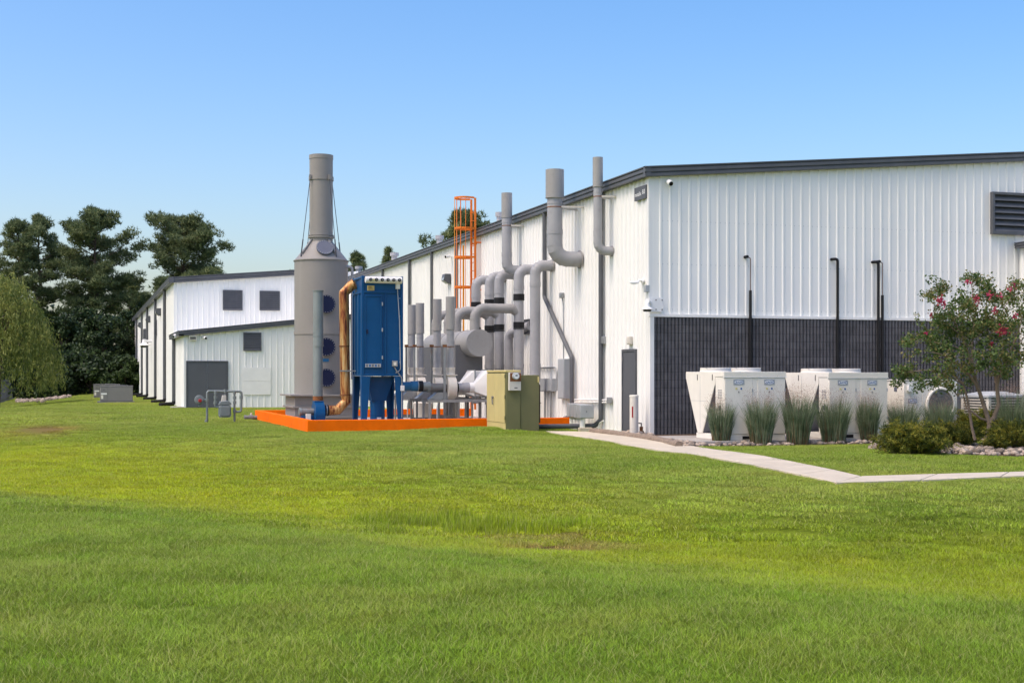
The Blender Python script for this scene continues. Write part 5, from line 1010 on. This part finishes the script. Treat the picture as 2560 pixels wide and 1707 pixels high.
B(hx0, hx1, 27.012, 28.5, .08, zt-.03).build('case', M_CREAM, hp_, .01); B(hx0-.02, hx1+.02, 26.985, 28.52, zt-.028, zt).build('lid', M_CREAM, hp_, .006)
xsplit = at(2305, Y=27).x; B(hx0+.01, xsplit-.006, 26.998, 27.011, .1, zt-.05).build('control_panel', M_CREAM, hp_, .004)
pn = B(xsplit+.006, hx1-.01, 26.994, 27.011, .1, zt-.05).build('fan_panel', M_CREAM, hp_, .004); fc = at(2350, 1010, Y=27); rf_ = .37
MB().tube([Vector((fc.x+rf_*math.cos(a), 26.975, fc.z+rf_*math.sin(a))) for a in np.linspace(0, 2*math.pi, 41)[:-1]], .035, 10, close=True).build('fan_ring', M_CREAM, pn); MB().cyl((fc.x, 26.99, fc.z), (fc.x, 26.975, fc.z), rf_, n=40).build('fan_recess', M_STEEL, pn)
gd = MB()
for q in (.1, .18, .26, .34): gd.tube([Vector((fc.x+q*math.cos(a), 26.955, fc.z+q*math.sin(a))) for a in np.linspace(0, 2*math.pi, 29)[:-1]], .006, 5, close=True)
for a in np.linspace(0, math.pi, 7)[:-1]: gd.cyl((fc.x-rf_*math.cos(a), 26.955, fc.z-rf_*math.sin(a)), (fc.x+rf_*math.cos(a), 26.955, fc.z+rf_*math.sin(a)), .006, n=5)
gd.build('fan_guard', M_DARK, pn)
q = at(2272, 971, Y=27); B(q.x-.06, q.x+.07, 26.92, 26.996, q.z-.08, q.z+.08).build('switch_box', M_WPLAS, hp_, .006); q = at(2281, 1002, Y=27); emblem(hp_, q.x, 26.997, q.z, .22); q = at(2239, 973, X=hx0); B(hx0-.004, hx0-.001, q.y-.06, q.y+.06, q.z-.05, q.z+.05).build('data_plate', M_SLATE, hp_)
q = at(2481, D=32.2); cu = thing('condenser', 'low square condenser with slatted sides and peaked top at the right', 'cooling unit', (q.x, q.y, .075)); w_ = .52; zt = 1.08
B(q.x-w_+.04, q.x+w_-.04, q.y-w_+.04, q.y+w_-.04, .08, zt-.12).build('coil', M_DARK, cu)
for x in (q.x-w_, q.x+w_-.09):
    for y in (q.y-w_, q.y+w_-.09): B(x, x+.09, y, y+.09, .08, zt-.1).build('corner_post', M_PVCW, cu, .01)
for i in range(13): 
    z = .14+i*.065; o = MB(); o.box(q.x-w_+.092, q.x+w_-.092, q.y-w_+.005, q.y-w_+.03, z, z+.03); o.box(q.x-w_+.005, q.x-w_+.03, q.y-w_+.092, q.y+w_-.092, z, z+.03); o.build('slat', M_PVCW, cu)
MB().add([(q.x-w_-.02, q.y-w_-.02, zt-.1), (q.x+w_+.02, q.y-w_-.02, zt-.1), (q.x+w_+.02, q.y+w_+.02, zt-.1), (q.x-w_-.02, q.y+w_+.02, zt-.1), (q.x-w_-.02, q.y-w_-.02, zt-.04), (q.x+w_+.02, q.y-w_-.02, zt-.04), (q.x+w_+.02, q.y+w_+.02, zt-.04), (q.x-w_-.02, q.y+w_+.02, zt-.04), (q.x-.2, q.y-.2, zt+.05), (q.x+.2, q.y-.2, zt+.05), (q.x+.2, q.y+.2, zt+.05), (q.x-.2, q.y+.2, zt+.05)],
         [(0,3,2,1),(0,1,5,4),(1,2,6,5),(2,3,7,6),(3,0,4,7),(4,5,9,8),(5,6,10,9),(6,7,11,10),(7,4,8,11),(8,9,10,11)]).build('lid', M_PLATE, cu, .01)
# ------------------------------------------------------------------ refrigerant lines on the gable wall
def lines(px, pyt, pym, pyb, label, thin, hook=True):
    y = YF-.12; p = at(px, pyt, Y=y); t = thing('refrigerant_line', label, 'pipe', (p.x, y, p.z), 'refrigerant lines on the gable wall'); zb_ = at(px, pyb, Y=y).z
    if thin:
        zm = at(px, pym, Y=y).z; MB().tube(bend([(p.x-.08, y+.02, p.z), (p.x, y, p.z), (p.x, y, zm-.02)], .04, 3), .012, 8).build('bare_tube', M_COPPER, t); MB().cyl((p.x, y, zb_), (p.x, y, zm), .038, n=16).build('insulation', M_BLACK, t); MB().cyl((p.x-.10, YF-.005, p.z+.02), (p.x-.10, y-.03, p.z+.02), .04, n=12).build('wall_sleeve', M_BLACK, t)
    else: MB().tube(bend([(p.x-.12, YF-.005, p.z), (p.x-.12, y, p.z), (p.x, y, p.z), (p.x, y, zb_)], .07, 4), .038, 16).build('insulation', M_BLACK, t)
lines(1876, 644, 726, 960, 'leftmost black line with bare copper top above the left unit', True); lines(2094, 648, 0, 962, 'fully black insulated pipe above the right cream unit', False)
lines(2196, 655, 0, 966, 'thick black pipe, left of the close pair', False); lines(2206, 656, 738, 966, 'black line with bare top, right of the close pair', True)
B(at(2380, Y=YF).x, at(2392, Y=YF).x, YF-.16, YF-.06, .1, at(2386, 880, Y=YF).z).build('wall_duct', M_DARK, hall)
# ================================================================== VEGETATION
def leafcloud(P, size, R, shape='quad', spread=None, up=0.0, asp=.55):
    """P (n,3) leaf centres -> random oriented leaves with a per-leaf 'bt'"""
    n = len(P); d = R.normal(size=(n, 3)); d[:, 2] += up; d /= np.linalg.norm(d, axis=1)[:, None]; e = R.normal(size=(n, 3)); e -= d*(e*d).sum(1)[:, None]; e /= np.linalg.norm(e, axis=1)[:, None]
    s = (size*(.65+.7*R.random(n)))[:, None]; bt = R.random(n)
    V = np.stack([P-d*s*.5, P+e*s*asp*.5, P+d*s*.5, P-e*s*asp*.5], 1).reshape(-1, 3); k = np.arange(n)*4
    return V, np.stack([k, k+1, k+2, k+3], -1), np.repeat(bt, 4)
def needles(P, L_, w, R, per=5, up=.5):
    n = len(P)*per; Q = np.repeat(P, per, 0); d = R.normal(size=(n, 3)); d[:, 2] += up; d /= np.linalg.norm(d, axis=1)[:, None]; e = R.normal(size=(n, 3)); e = np.cross(d, e); e /= np.linalg.norm(e, axis=1)[:, None]
    l = (L_*(.6+.8*R.random(n)))[:, None]; V = np.stack([Q-e*w, Q+e*w, Q+d*l], 1).reshape(-1, 3); k = np.arange(n)*3
    return V, np.stack([k, k+1, k+2], -1), np.repeat(R.random(len(P)), per*3)
def crown(name, parent, V, F4, F3, bt, m_):
    b = OFF[parent]; me = raw_mesh(name, V-np.array(b), F4, F3, {'bt': ('FLOAT', bt.astype(np.float32))}); return link(name, me, parent, m_)
def pine(px, D, pytop, crown_w, clear, seed, label, group, base=None, lean=0, dens=1.0, leafm=None, shape=1.0, zcut=None):
    R = np.random.default_rng(seed); b = at(px, D=D); b.z = gh(b.x, b.y); zt = at(px, pytop, D=D).z; H = zt-b.z; cw = crown_w*D/FPX
    t = thing('pine_tree', label, 'tree', b, group); wood = MB(); tr = .018*H+.05
    ax = lambda z: Vector((b.x+lean*math.sin(z/H*2.2)+.12*math.sin(z*.9+seed), b.y, b.z+z))
    wood.tube([ax(H*q) for q in np.linspace(0, .97, 12)], [tr*(1-q*.9) for q in np.linspace(0, 1, 12)], 8); tufts = []
    nl = int(50*dens)
    for i in range(nl):
        q = (i+R.random())/nl; z = H*(clear+(1-clear)*q*.97); env = (math.sin(math.pi*min(1, (q*.82+.18)))**.55)*(1 if q < .8 else 1-(q-.8)*1.6)*shape
        Lb = cw*.5*env*(.55+.55*R.random()); a = R.random()*6.283; rise = (.18+.55*q)*Lb*(.6+.8*R.random())
        p0 = ax(z); dirv = Vector((math.cos(a), math.sin(a), 0)); p1 = p0+dirv*Lb*.55+Vector((0, 0, rise*.4)); p2 = p0+dirv*Lb+Vector((0, 0, rise)); wood.tube([p0, p1, p2], [tr*.28*(1-q*.6), tr*.18*(1-q*.6), .02], 5, caps=False)
        for j in range(int(4+Lb*1.8)):
            f = .38+.67*R.random()**.8; c_ = p0.lerp(p2, f)+Vector(R.normal(size=3)*np.array((.30, .30, .16))*min(1.2, Lb*.4))
            r_ = (.36+.36*R.random())*min(1.15, .55+cw/14); m_ = int(15*r_*r_/.3)+5
            th = R.random(m_)*6.283; rr = r_*np.sqrt(R.random(m_)); tufts.append(np.stack([c_.x+rr*np.cos(th), c_.y+rr*np.sin(th), c_.z+(R.random(m_)**.7-.25)*r_*1.25*(1-(rr/r_)**2*.7)], -1))
    wood.build('trunk', M_BARK, t); P = np.concatenate(tufts); V, F, bt = needles(P, .34, .034, R, 6, .8); crown('crown', t, V, None, F, bt, leafm or M_PINE); return t
def bushy(px, D, pytop, width, seed, label, group=None, leafm=None, zlow=.06, size=.28, n=7000, name='broadleaf_tree', cat='tree', flat=1.0, p=None):
    R = np.random.default_rng(seed); b = at(px, D=D) if p is None else Vector(p); b.z = gh(b.x, b.y); H = at(px, pytop, D=D).z-b.z; w = width*D/FPX/2
    t = thing(name, label, cat, b, group); wood = MB(); tr = .02*H+.04; wood.tube([b+Vector((0,0,-.1)), b+Vector((.1,.1,H*.45)), b+Vector((0,0,H*.8))], [tr, tr*.7, tr*.2], 8)
    cl = []
    for i in range(int(46)):
        q = zlow+(1-zlow)*R.random()**.85; env = math.sqrt(max(.02, 1-((q-.42)/.60)**2)); a = R.random()*6.283; rr = w*env*(.35+.65*R.random()**.5); c_ = np.array((b.x+rr*math.cos(a), b.y+rr*math.sin(a)*.9, b.z+q*H*.95)); cl.append((c_, (.16+.12*R.random())*w*1.25))
        if i % 3 == 0: wood.tube([b+Vector((0,0,H*q*.55)), Vector(c_)], [tr*.3, .015], 5, caps=False)
    per = n//len(cl); P = []
    for c_, r_ in cl:
        d = R.normal(size=(per, 3)); d /= np.linalg.norm(d, axis=1)[:, None]; P.append(c_+d*(r_*(.55+.5*R.random(per)))[:, None]*np.array((1, 1, .72)))
    wood.build('trunk', M_BARK, t); P = np.concatenate(P); P[:, 2] = np.maximum(P[:, 2], b.z+.05); V, F, bt = leafcloud(P, size, R); crown('crown', t, V, F, None, bt, leafm or M_DARKLEAF); return t
G1 = 'tall pines behind the lawn'
pine(48, 128, 556, 150, .45, 3, 'tall pine at the far left, partly behind the willow', G1, dens=.9); pine(98, 136, 541, 135, .42, 4, 'tall pine with rounded top between the far left pine and the bare-trunked one', G1)
pine(240, 130, 533, 205, .42, 5, 'tallest pine with visible trunk and open limbs left of the rear hall', G1, dens=1.25)
pine(322, 142, 690, 120, .2, 6, 'shorter dark pine filling the gap left of the rear hall roof', G1, dens=.9)
pine(458, 134, 550, 225, .40, 8, 'broad pine rising above the rear hall roof', G1, dens=1.3); pine(405, 150, 700, 150, .2, 9, 'low pine behind the left corner of the rear hall roof', G1, dens=.8)
pine(540, 142, 672, 80, .5, 12, 'small pine top at the right edge of the broad pine', G1, dens=.5)
G2 = 'pines behind the warehouse roof'
pine(1160, 105, 533, 165, .45, 14, 'pine crown above the warehouse roof by the ladder', G2, dens=1.2); pine(889, 150, 634, 62, .6, 15, 'small pine top right of the tower', G2, dens=.7); pine(975, 150, 622, 45, .6, 16, 'smallest pine top above the warehouse eave', G2, dens=.6); pine(728, 150, 682, 40, .6, 17, 'pine tip just left of the tower', G2, dens=.5)
G3 = 'dark understory trees'
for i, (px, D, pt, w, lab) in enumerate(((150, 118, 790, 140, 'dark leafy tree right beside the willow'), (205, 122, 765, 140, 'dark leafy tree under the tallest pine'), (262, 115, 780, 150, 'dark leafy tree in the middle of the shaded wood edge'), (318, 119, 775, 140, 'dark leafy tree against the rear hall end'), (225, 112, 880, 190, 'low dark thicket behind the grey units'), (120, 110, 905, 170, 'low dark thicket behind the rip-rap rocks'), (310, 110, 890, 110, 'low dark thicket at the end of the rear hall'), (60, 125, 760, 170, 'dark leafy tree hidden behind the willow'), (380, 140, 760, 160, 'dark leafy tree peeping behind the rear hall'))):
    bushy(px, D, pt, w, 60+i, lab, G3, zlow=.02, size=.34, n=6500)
# far wood as one mass
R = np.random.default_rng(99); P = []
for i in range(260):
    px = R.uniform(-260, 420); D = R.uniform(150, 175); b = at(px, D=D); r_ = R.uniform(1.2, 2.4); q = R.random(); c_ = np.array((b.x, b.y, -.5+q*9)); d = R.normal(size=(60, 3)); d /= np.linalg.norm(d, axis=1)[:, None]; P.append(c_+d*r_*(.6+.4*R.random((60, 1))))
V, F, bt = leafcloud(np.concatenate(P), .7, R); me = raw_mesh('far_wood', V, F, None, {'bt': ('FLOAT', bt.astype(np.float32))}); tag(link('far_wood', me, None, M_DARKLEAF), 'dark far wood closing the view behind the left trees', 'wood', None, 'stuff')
# willow
R = np.random.default_rng(21); b = at(-12, D=82); b.z = gh(b.x, b.y); wl = thing('willow_tree', 'yellow-green weeping willow at the left edge', 'tree', b); H = at(0, 678, D=82).z-b.z; w = 150*82/FPX
wood = MB(); wood.tube([b, b+Vector((.2,0,H*.35)), b+Vector((0,.1,H*.75))], [.28, .22, .08], 8); P = []
for i in range(760):
    a = R.random()*6.283; q = R.random()**.5; rr = w*q; zt = H*(.98-.50*q**2.2)+R.normal()*.25; x0 = b.x+rr*math.cos(a); y0 = b.y+rr*math.sin(a); Ls = min(zt-.75-1.1*R.random(), (1.2+3.2*q)*(.6+.7*R.random())); m_ = int(16+Ls*7)
    tt = R.random(m_); sw = .12+.25*tt; P.append(np.stack([x0+math.cos(a)*.5*np.sin(tt*1.5)+R.normal(size=m_)*.11, y0+math.sin(a)*.5*np.sin(tt*1.5)+R.normal(size=m_)*.11, b.z+zt-Ls*tt], -1))
for i in range(16): a = i*.39; wood.tube([b+Vector((0,0,H*.4)), b+Vector((w*.3*math.cos(a), w*.3*math.sin(a), H*.68)), b+Vector((w*.7*math.cos(a), w*.7*math.sin(a), H*.72))], [.09, .06, .02], 5, caps=False)
wood.build('trunk', M_BARK, wl); P = np.concatenate(P); n = len(P); d = R.normal(size=(n, 3))*.45; d[:, 2] -= 1; d /= np.linalg.norm(d, axis=1)[:, None]; e = np.cross(d, R.normal(size=(n, 3))); e /= np.linalg.norm(e, axis=1)[:, None]; s = (.24*(.6+.8*R.random(n)))[:, None]
V = np.stack([P, P+d*s*.5+e*.034, P+d*s, P+d*s*.5-e*.034], 1).reshape(-1, 3); k = np.arange(n)*4; crown('crown', wl, V, np.stack([k, k+1, k+2, k+3], -1), None, np.repeat(R.random(n), 4), M_WILLOW)
# fence below the willow
fx = -5.7; fn = thing('picket_fence', 'black steel picket fence at the left edge under the willow', 'fence', (fx, 92, 0))
for i in range(150):
    y = 88+i*.28; z = gh(fx, y)
    if i < 150: B(fx-.02, fx+.02, y-.02, y+.02, z, z+1.75).build('picket', M_DARK, fn)
for zz in (.25, 1.55):
    mb = MB()
    for i in range(21): y = 88+i*2; mb.bar((fx, y, gh(fx, y)+zz), (fx, y+2, gh(fx, y+2)+zz), .04)
    mb.build('rail', M_DARK, fn)
# rip-rap rocks
rp = thing('riprap_pile', 'pile of pale rip-rap rocks in the hollow at the far left', 'rocks', at(110, D=98)); rest = MB(); RR = random.Random(5)
for i in range(150):
    px = RR.uniform(42, 176); Dk = 101-5*((px-110)/66)**2*0-RR.uniform(0, 8)*(1-abs(px-110)/75); p = at(px, D=Dk); r_ = RR.uniform(.10, .27); me = STONES[i % 7]
    o = link('rock', me, rp); o.location = Vector((p.x, p.y, gh(p.x, p.y)+r_*.5))-OFF[rp]; o.scale = (r_, r_, r_*1.2); o.rotation_euler = (RR.random(), RR.random(), RR.random()*6)
# crape myrtle
TD = 27.4; T = lambda px, py, dd=0: at(px, py, D=TD+dd); R = np.random.default_rng(31)
my = thing('crape_myrtle', 'multi-stemmed crape myrtle with pink blossoms in the stone bed', 'tree', at(2469, 1116, D=TD))
stems = [([(2466,1122),(2470,1085),(2478,1052),(2488,1040)], [.105,.085,.075,.06], 0), ([(2474,1060),(2462,1020),(2447,975),(2432,930),(2420,880),(2405,840),(2385,800),(2372,770)], [.065,.055,.05,.045,.038,.03,.02,.012], .1), ([(2484,1046),(2497,1010),(2492,965),(2496,945),(2512,915),(2530,870),(2545,830),(2556,790)], [.06,.055,.05,.045,.038,.03,.02,.012], -.2),
         ([(2492,960),(2486,925),(2478,890),(2470,850),(2465,800),(2466,740)], [.045,.038,.03,.025,.018,.01], .3), ([(2438,1100),(2430,1070),(2424,1030),(2418,995),(2408,960),(2392,945),(2376,915),(2368,900)], [.04,.038,.035,.032,.028,.022,.015,.01], .35),
         ([(2472,1052),(2450,1045),(2432,1030),(2416,1020),(2409,990)], [.035,.03,.026,.022,.018], -.1), ([(2447,975),(2436,955),(2420,935),(2400,915),(2375,895),(2350,885),(2330,880)], [.035,.03,.027,.023,.018,.013,.008], -.3), ([(2432,930),(2430,880),(2432,830),(2440,780),(2430,720),(2424,690)], [.035,.028,.022,.018,.012,.008], .2),
         ([(2395,990),(2380,972),(2355,965),(2330,960),(2310,962)], [.02,.016,.012,.01,.007], -.2), ([(2408,960),(2385,948),(2350,930),(2310,925),(2270,930),(2240,940)], [.02,.018,.014,.011,.009,.006], .0), ([(2420,880),(2390,868),(2350,858),(2310,850),(2285,845)], [.02,.016,.012,.009,.006], .4), ([(2512,915),(2530,905),(2560,895),(2590,880)], [.03,.025,.018,.01], .1),
         ([(2385,800),(2365,780),(2340,765),(2318,745)], [.015,.012,.009,.006], .2), ([(2405,840),(2380,820),(2355,790),(2345,760),(2342,730)], [.018,.014,.01,.008,.006], -.3), ([(2470,850),(2490,810),(2510,770),(2530,740)], [.02,.015,.01,.006], -.4), ([(2530,870),(2555,850),(2580,820),(2600,780)], [.02,.015,.01,.006], .3)]
wood = MB()
for pts, rs, dd in stems:
    L_ = [T(p[0], p[1], dd*(i/len(pts))*1.2) for i, p in enumerate(pts)]; wood.tube(L_, [q*.78 for q in rs], 9)
wood.build('trunk', M_BARK2, my)
blobs = [(2330,740,30,.5),(2345,720,22,.5),(2372,770,44,.9),(2400,760,40,.9),(2425,700,26,.5),(2440,740,46,1),(2470,735,40,.8),(2466,700,24,.4),(2500,745,36,.7),(2530,735,36,.7),(2550,715,24,.5),(2355,800,40,.9),(2395,810,52,1.1),(2440,800,60,1.2),(2490,800,60,1.2),(2540,790,56,1.1),(2585,780,50,1),(2300,850,36,.7),(2340,845,44,.9),(2385,860,48,1),(2440,855,56,1.1),(2500,855,60,1.2),(2555,850,56,1.1),(2600,840,50,1),(2275,845,22,.35),(2330,880,34,.6),(2375,900,44,.9),(2420,910,44,.8),(2460,900,36,.6),(2520,900,46,.8),(2575,900,46,.8),(2245,930,20,.4),(2262,938,22,.45),(2280,925,20,.4),(2240,955,10,.2),(2300,960,16,.35),(2330,955,22,.4),(2365,950,24,.4),(2388,975,18,.3),(2345,935,20,.4),(2510,930,22,.4),(2420,950,20,.3),(2600,890,50,.8)]
P = []
for bx_, by_, br, wgt in blobs:
    m_ = int(620*wgt); d = R.normal(size=(m_, 3)); d /= np.linalg.norm(d, axis=1)[:, None]; sp_ = br*TD/FPX; dep = R.normal()*.45; c_ = np.array(T(bx_, by_, dep))
    sub = c_+R.normal(size=(max(3, m_//40), 3))*sp_*np.array((.52, .52, .46)); P.append(sub[R.integers(0, len(sub), m_)]+R.normal(size=(m_, 3))*.056)
P = np.concatenate(P); V, F, bt = leafcloud(P, .058, R, asp=.62); crown('leaves', my, V, F, None, bt, M_MYRTLE)
for i, (bx_, by_, br, m_) in enumerate(((2353,756,10,46),(2349,748,7,22),(2328,786,5,16),(2421,706,5,18),(2490,777,5,20),(2506,828,9,110),(2475,738,10,16),(2498,738,10,16),(2530,722,10,20),(2538,790,5,12),(2440,757,6,12),(2476,859,4,20),(2316,833,3,16),(2440,745,7,20))):
    d = R.normal(size=(m_, 3)); c_ = np.array(T(bx_, by_, -.75)); V, F, bt = leafcloud(c_+d*br*TD/FPX*.62, .05, R, asp=.9); crown('blossom', my, V, F, None, bt, M_BLOOM)
# switchgrass clumps
def clump(px, base, pytop, width, seed, label, dead=.25, heads=1.0, D=None):
    R = np.random.default_rng(seed); b = at(px, base, Z=.04) if D is None else at(px, D=D); b.z = gh(b.x, b.y); D_ = b.x*sY+b.y*cY; H = EYE+(HORIZON-pytop)*D_/FPX-b.z; w = width*D_/FPX/2*.98
    t = thing('switchgrass', label, 'ornamental grass', b, 'switchgrass clumps before the cooling units')
    def strips(n, h0, h1, spread, wd, base_r, nm, m_, segs=5, droop=.35):
        a = R.random(n)*6.283; r0 = base_r*np.sqrt(R.random(n)); h = H*(h0+(h1-h0)*R.random(n)); out = w*spread*(.05+.95*R.random(n)**.8)*(h/H); a2 = a+R.normal(size=n)*.5; V = []; th = R.random(n)*6.283
        for s_ in range(segs+1):
            q = s_/segs; o_ = out*(q*.55+.45*q**2.5); z = h*(q-droop*.35*(out/w)*q**3); ww = wd*(1-q)**.55*.5 if s_ < segs else 0
            cx_ = b.x+r0*np.cos(a)+o_*np.cos(a2); cy_ = b.y+(r0*np.sin(a)+o_*np.sin(a2))*.8
            V.append(np.stack([cx_-np.cos(th)*ww, cy_-np.sin(th)*ww, b.z+z], -1))
            if s_ < segs: V.append(np.stack([cx_+np.cos(th)*ww, cy_+np.sin(th)*ww, b.z+z], -1))
        per = 2*segs+1; V = np.stack(V, 1).reshape(-1, 3); k = np.arange(n)*per; F4 = np.concatenate([np.stack([k+2*j, k+2*j+1, k+2*j+3, k+2*j+2], -1) for j in range(segs-1)]); F3 = np.stack([k+2*segs-2, k+2*segs-1, k+2*segs], -1)
        crown(nm, t, V, F4, F3, np.repeat(R.random(n), per), m_); return V.reshape(n, per, 3)[:, -1]
    strips(1050, .42, .96, 1.08, .012, w*.60, 'blades', M_SWITCH); strips(130, .45, .85, 1.75, .010, w*.5, 'arching_blades', M_SWITCH, 6, .6); strips(int(520*dead*2), .20, .55, .70, .010, w*.62, 'dry_base', M_STRAW, 4)
    tips = strips(int(70*heads), .72, .96, .85, .004, w*.4, 'stalks', M_STRAW, 4, .1)
    n = 26; P = np.repeat(tips, n, 0)+R.normal(size=(len(tips)*n, 3))*np.array((.05, .05, .075))*H; V, F, bt = leafcloud(P, .017, R, asp=.45); crown('seed_heads', t, V, F, None, bt, M_PANICLE)
clump(1803, 1105, 985, 74, 1, 'slim switchgrass clump before the V side of the left cream unit', .35); clump(1902, 1106, 975, 88, 2, 'switchgrass clump with a brown dry patch, before the left unit doors', .5); clump(1995, 1105, 962, 92, 3, 'darkest brownish switchgrass clump in the gap between the cream units', .6, 1.5)
clump(2084, 1102, 972, 100, 4, 'widest blue-green switchgrass clump, before the right cream unit', .4, 1.1); clump(2171, 1100, 978, 66, 5, 'narrow switchgrass clump before the right end of the right unit', .6); clump(2258, 1098, 985, 92, 6, 'switchgrass clump left of the round fan grille', .2, .8); clump(2347, 1096, 985, 88, 7, 'switchgrass clump covering the round fan grille', .15, .7); clump(2535, 1094, 955, 110, 8, 'switchgrass clump at the right edge behind the myrtle', .2, 1.0)
# yews
def yew(px, base, pytop, width, seed, label, n=5200, dp=.75):
    R = np.random.default_rng(seed); b = at(px, base, Z=.03); b.z = gh(b.x, b.y); D_ = b.x*sY+b.y*cY; H = EYE+(HORIZON-pytop)*D_/FPX-b.z; w = width*D_/FPX/2*1.15; b.y += w*.4
    t = thing('yew_shrub', label, 'shrub', b, 'low yew shrubs in the stone bed'); wood = MB(); P = []; Dv = []
    for i in range(int(n/52)):
        a = R.random()*6.283; el = R.random()**.7; L_ = (.6+.62*R.random()); tip = Vector((b.x+w*math.cos(a)*L_*(1-.45*el), b.y+w*dp*math.sin(a)*L_*(1-.45*el), b.z+H*(.22+.72*el)*(.75+.35*R.random()))); o_ = b+Vector((R.normal()*.05, R.normal()*.05, .02)); mid = o_.lerp(tip, .5)+Vector((0, 0, -.03)); wood.tube([o_, mid, tip], [.012, .008, .003], 4, caps=False)
        m_ = 52; f = .35+.7*R.random(m_); c_ = np.array(o_)[None]*(1-f[:, None])+np.array(tip)[None]*f[:, None]; P.append(c_+R.normal(size=(m_, 3))*np.array((.036, .036, .028)))
    wood.build('branches', M_BARK, t); P = np.concatenate(P); P[:, 2] = np.maximum(P[:, 2], b.z+.03); V, F, bt = needles(P, .062, .007, R, 5, .35); crown('foliage', t, V, None, F, bt, M_YEW)
yew(2305, 1137, 1050, 175, 41, 'widest yew shrub at the left tip of the stone bed', 11000); yew(2405, 1114, 1050, 130, 42, 'dark yew shrub between the widest one and the myrtle trunk', 7000); yew(2545, 1122, 1050, 130, 43, 'yew shrub right of the myrtle trunk at the edge', 7500); yew(2455, 1096, 1020, 110, 44, 'tall leafy shrub behind the myrtle trunk', 6500)
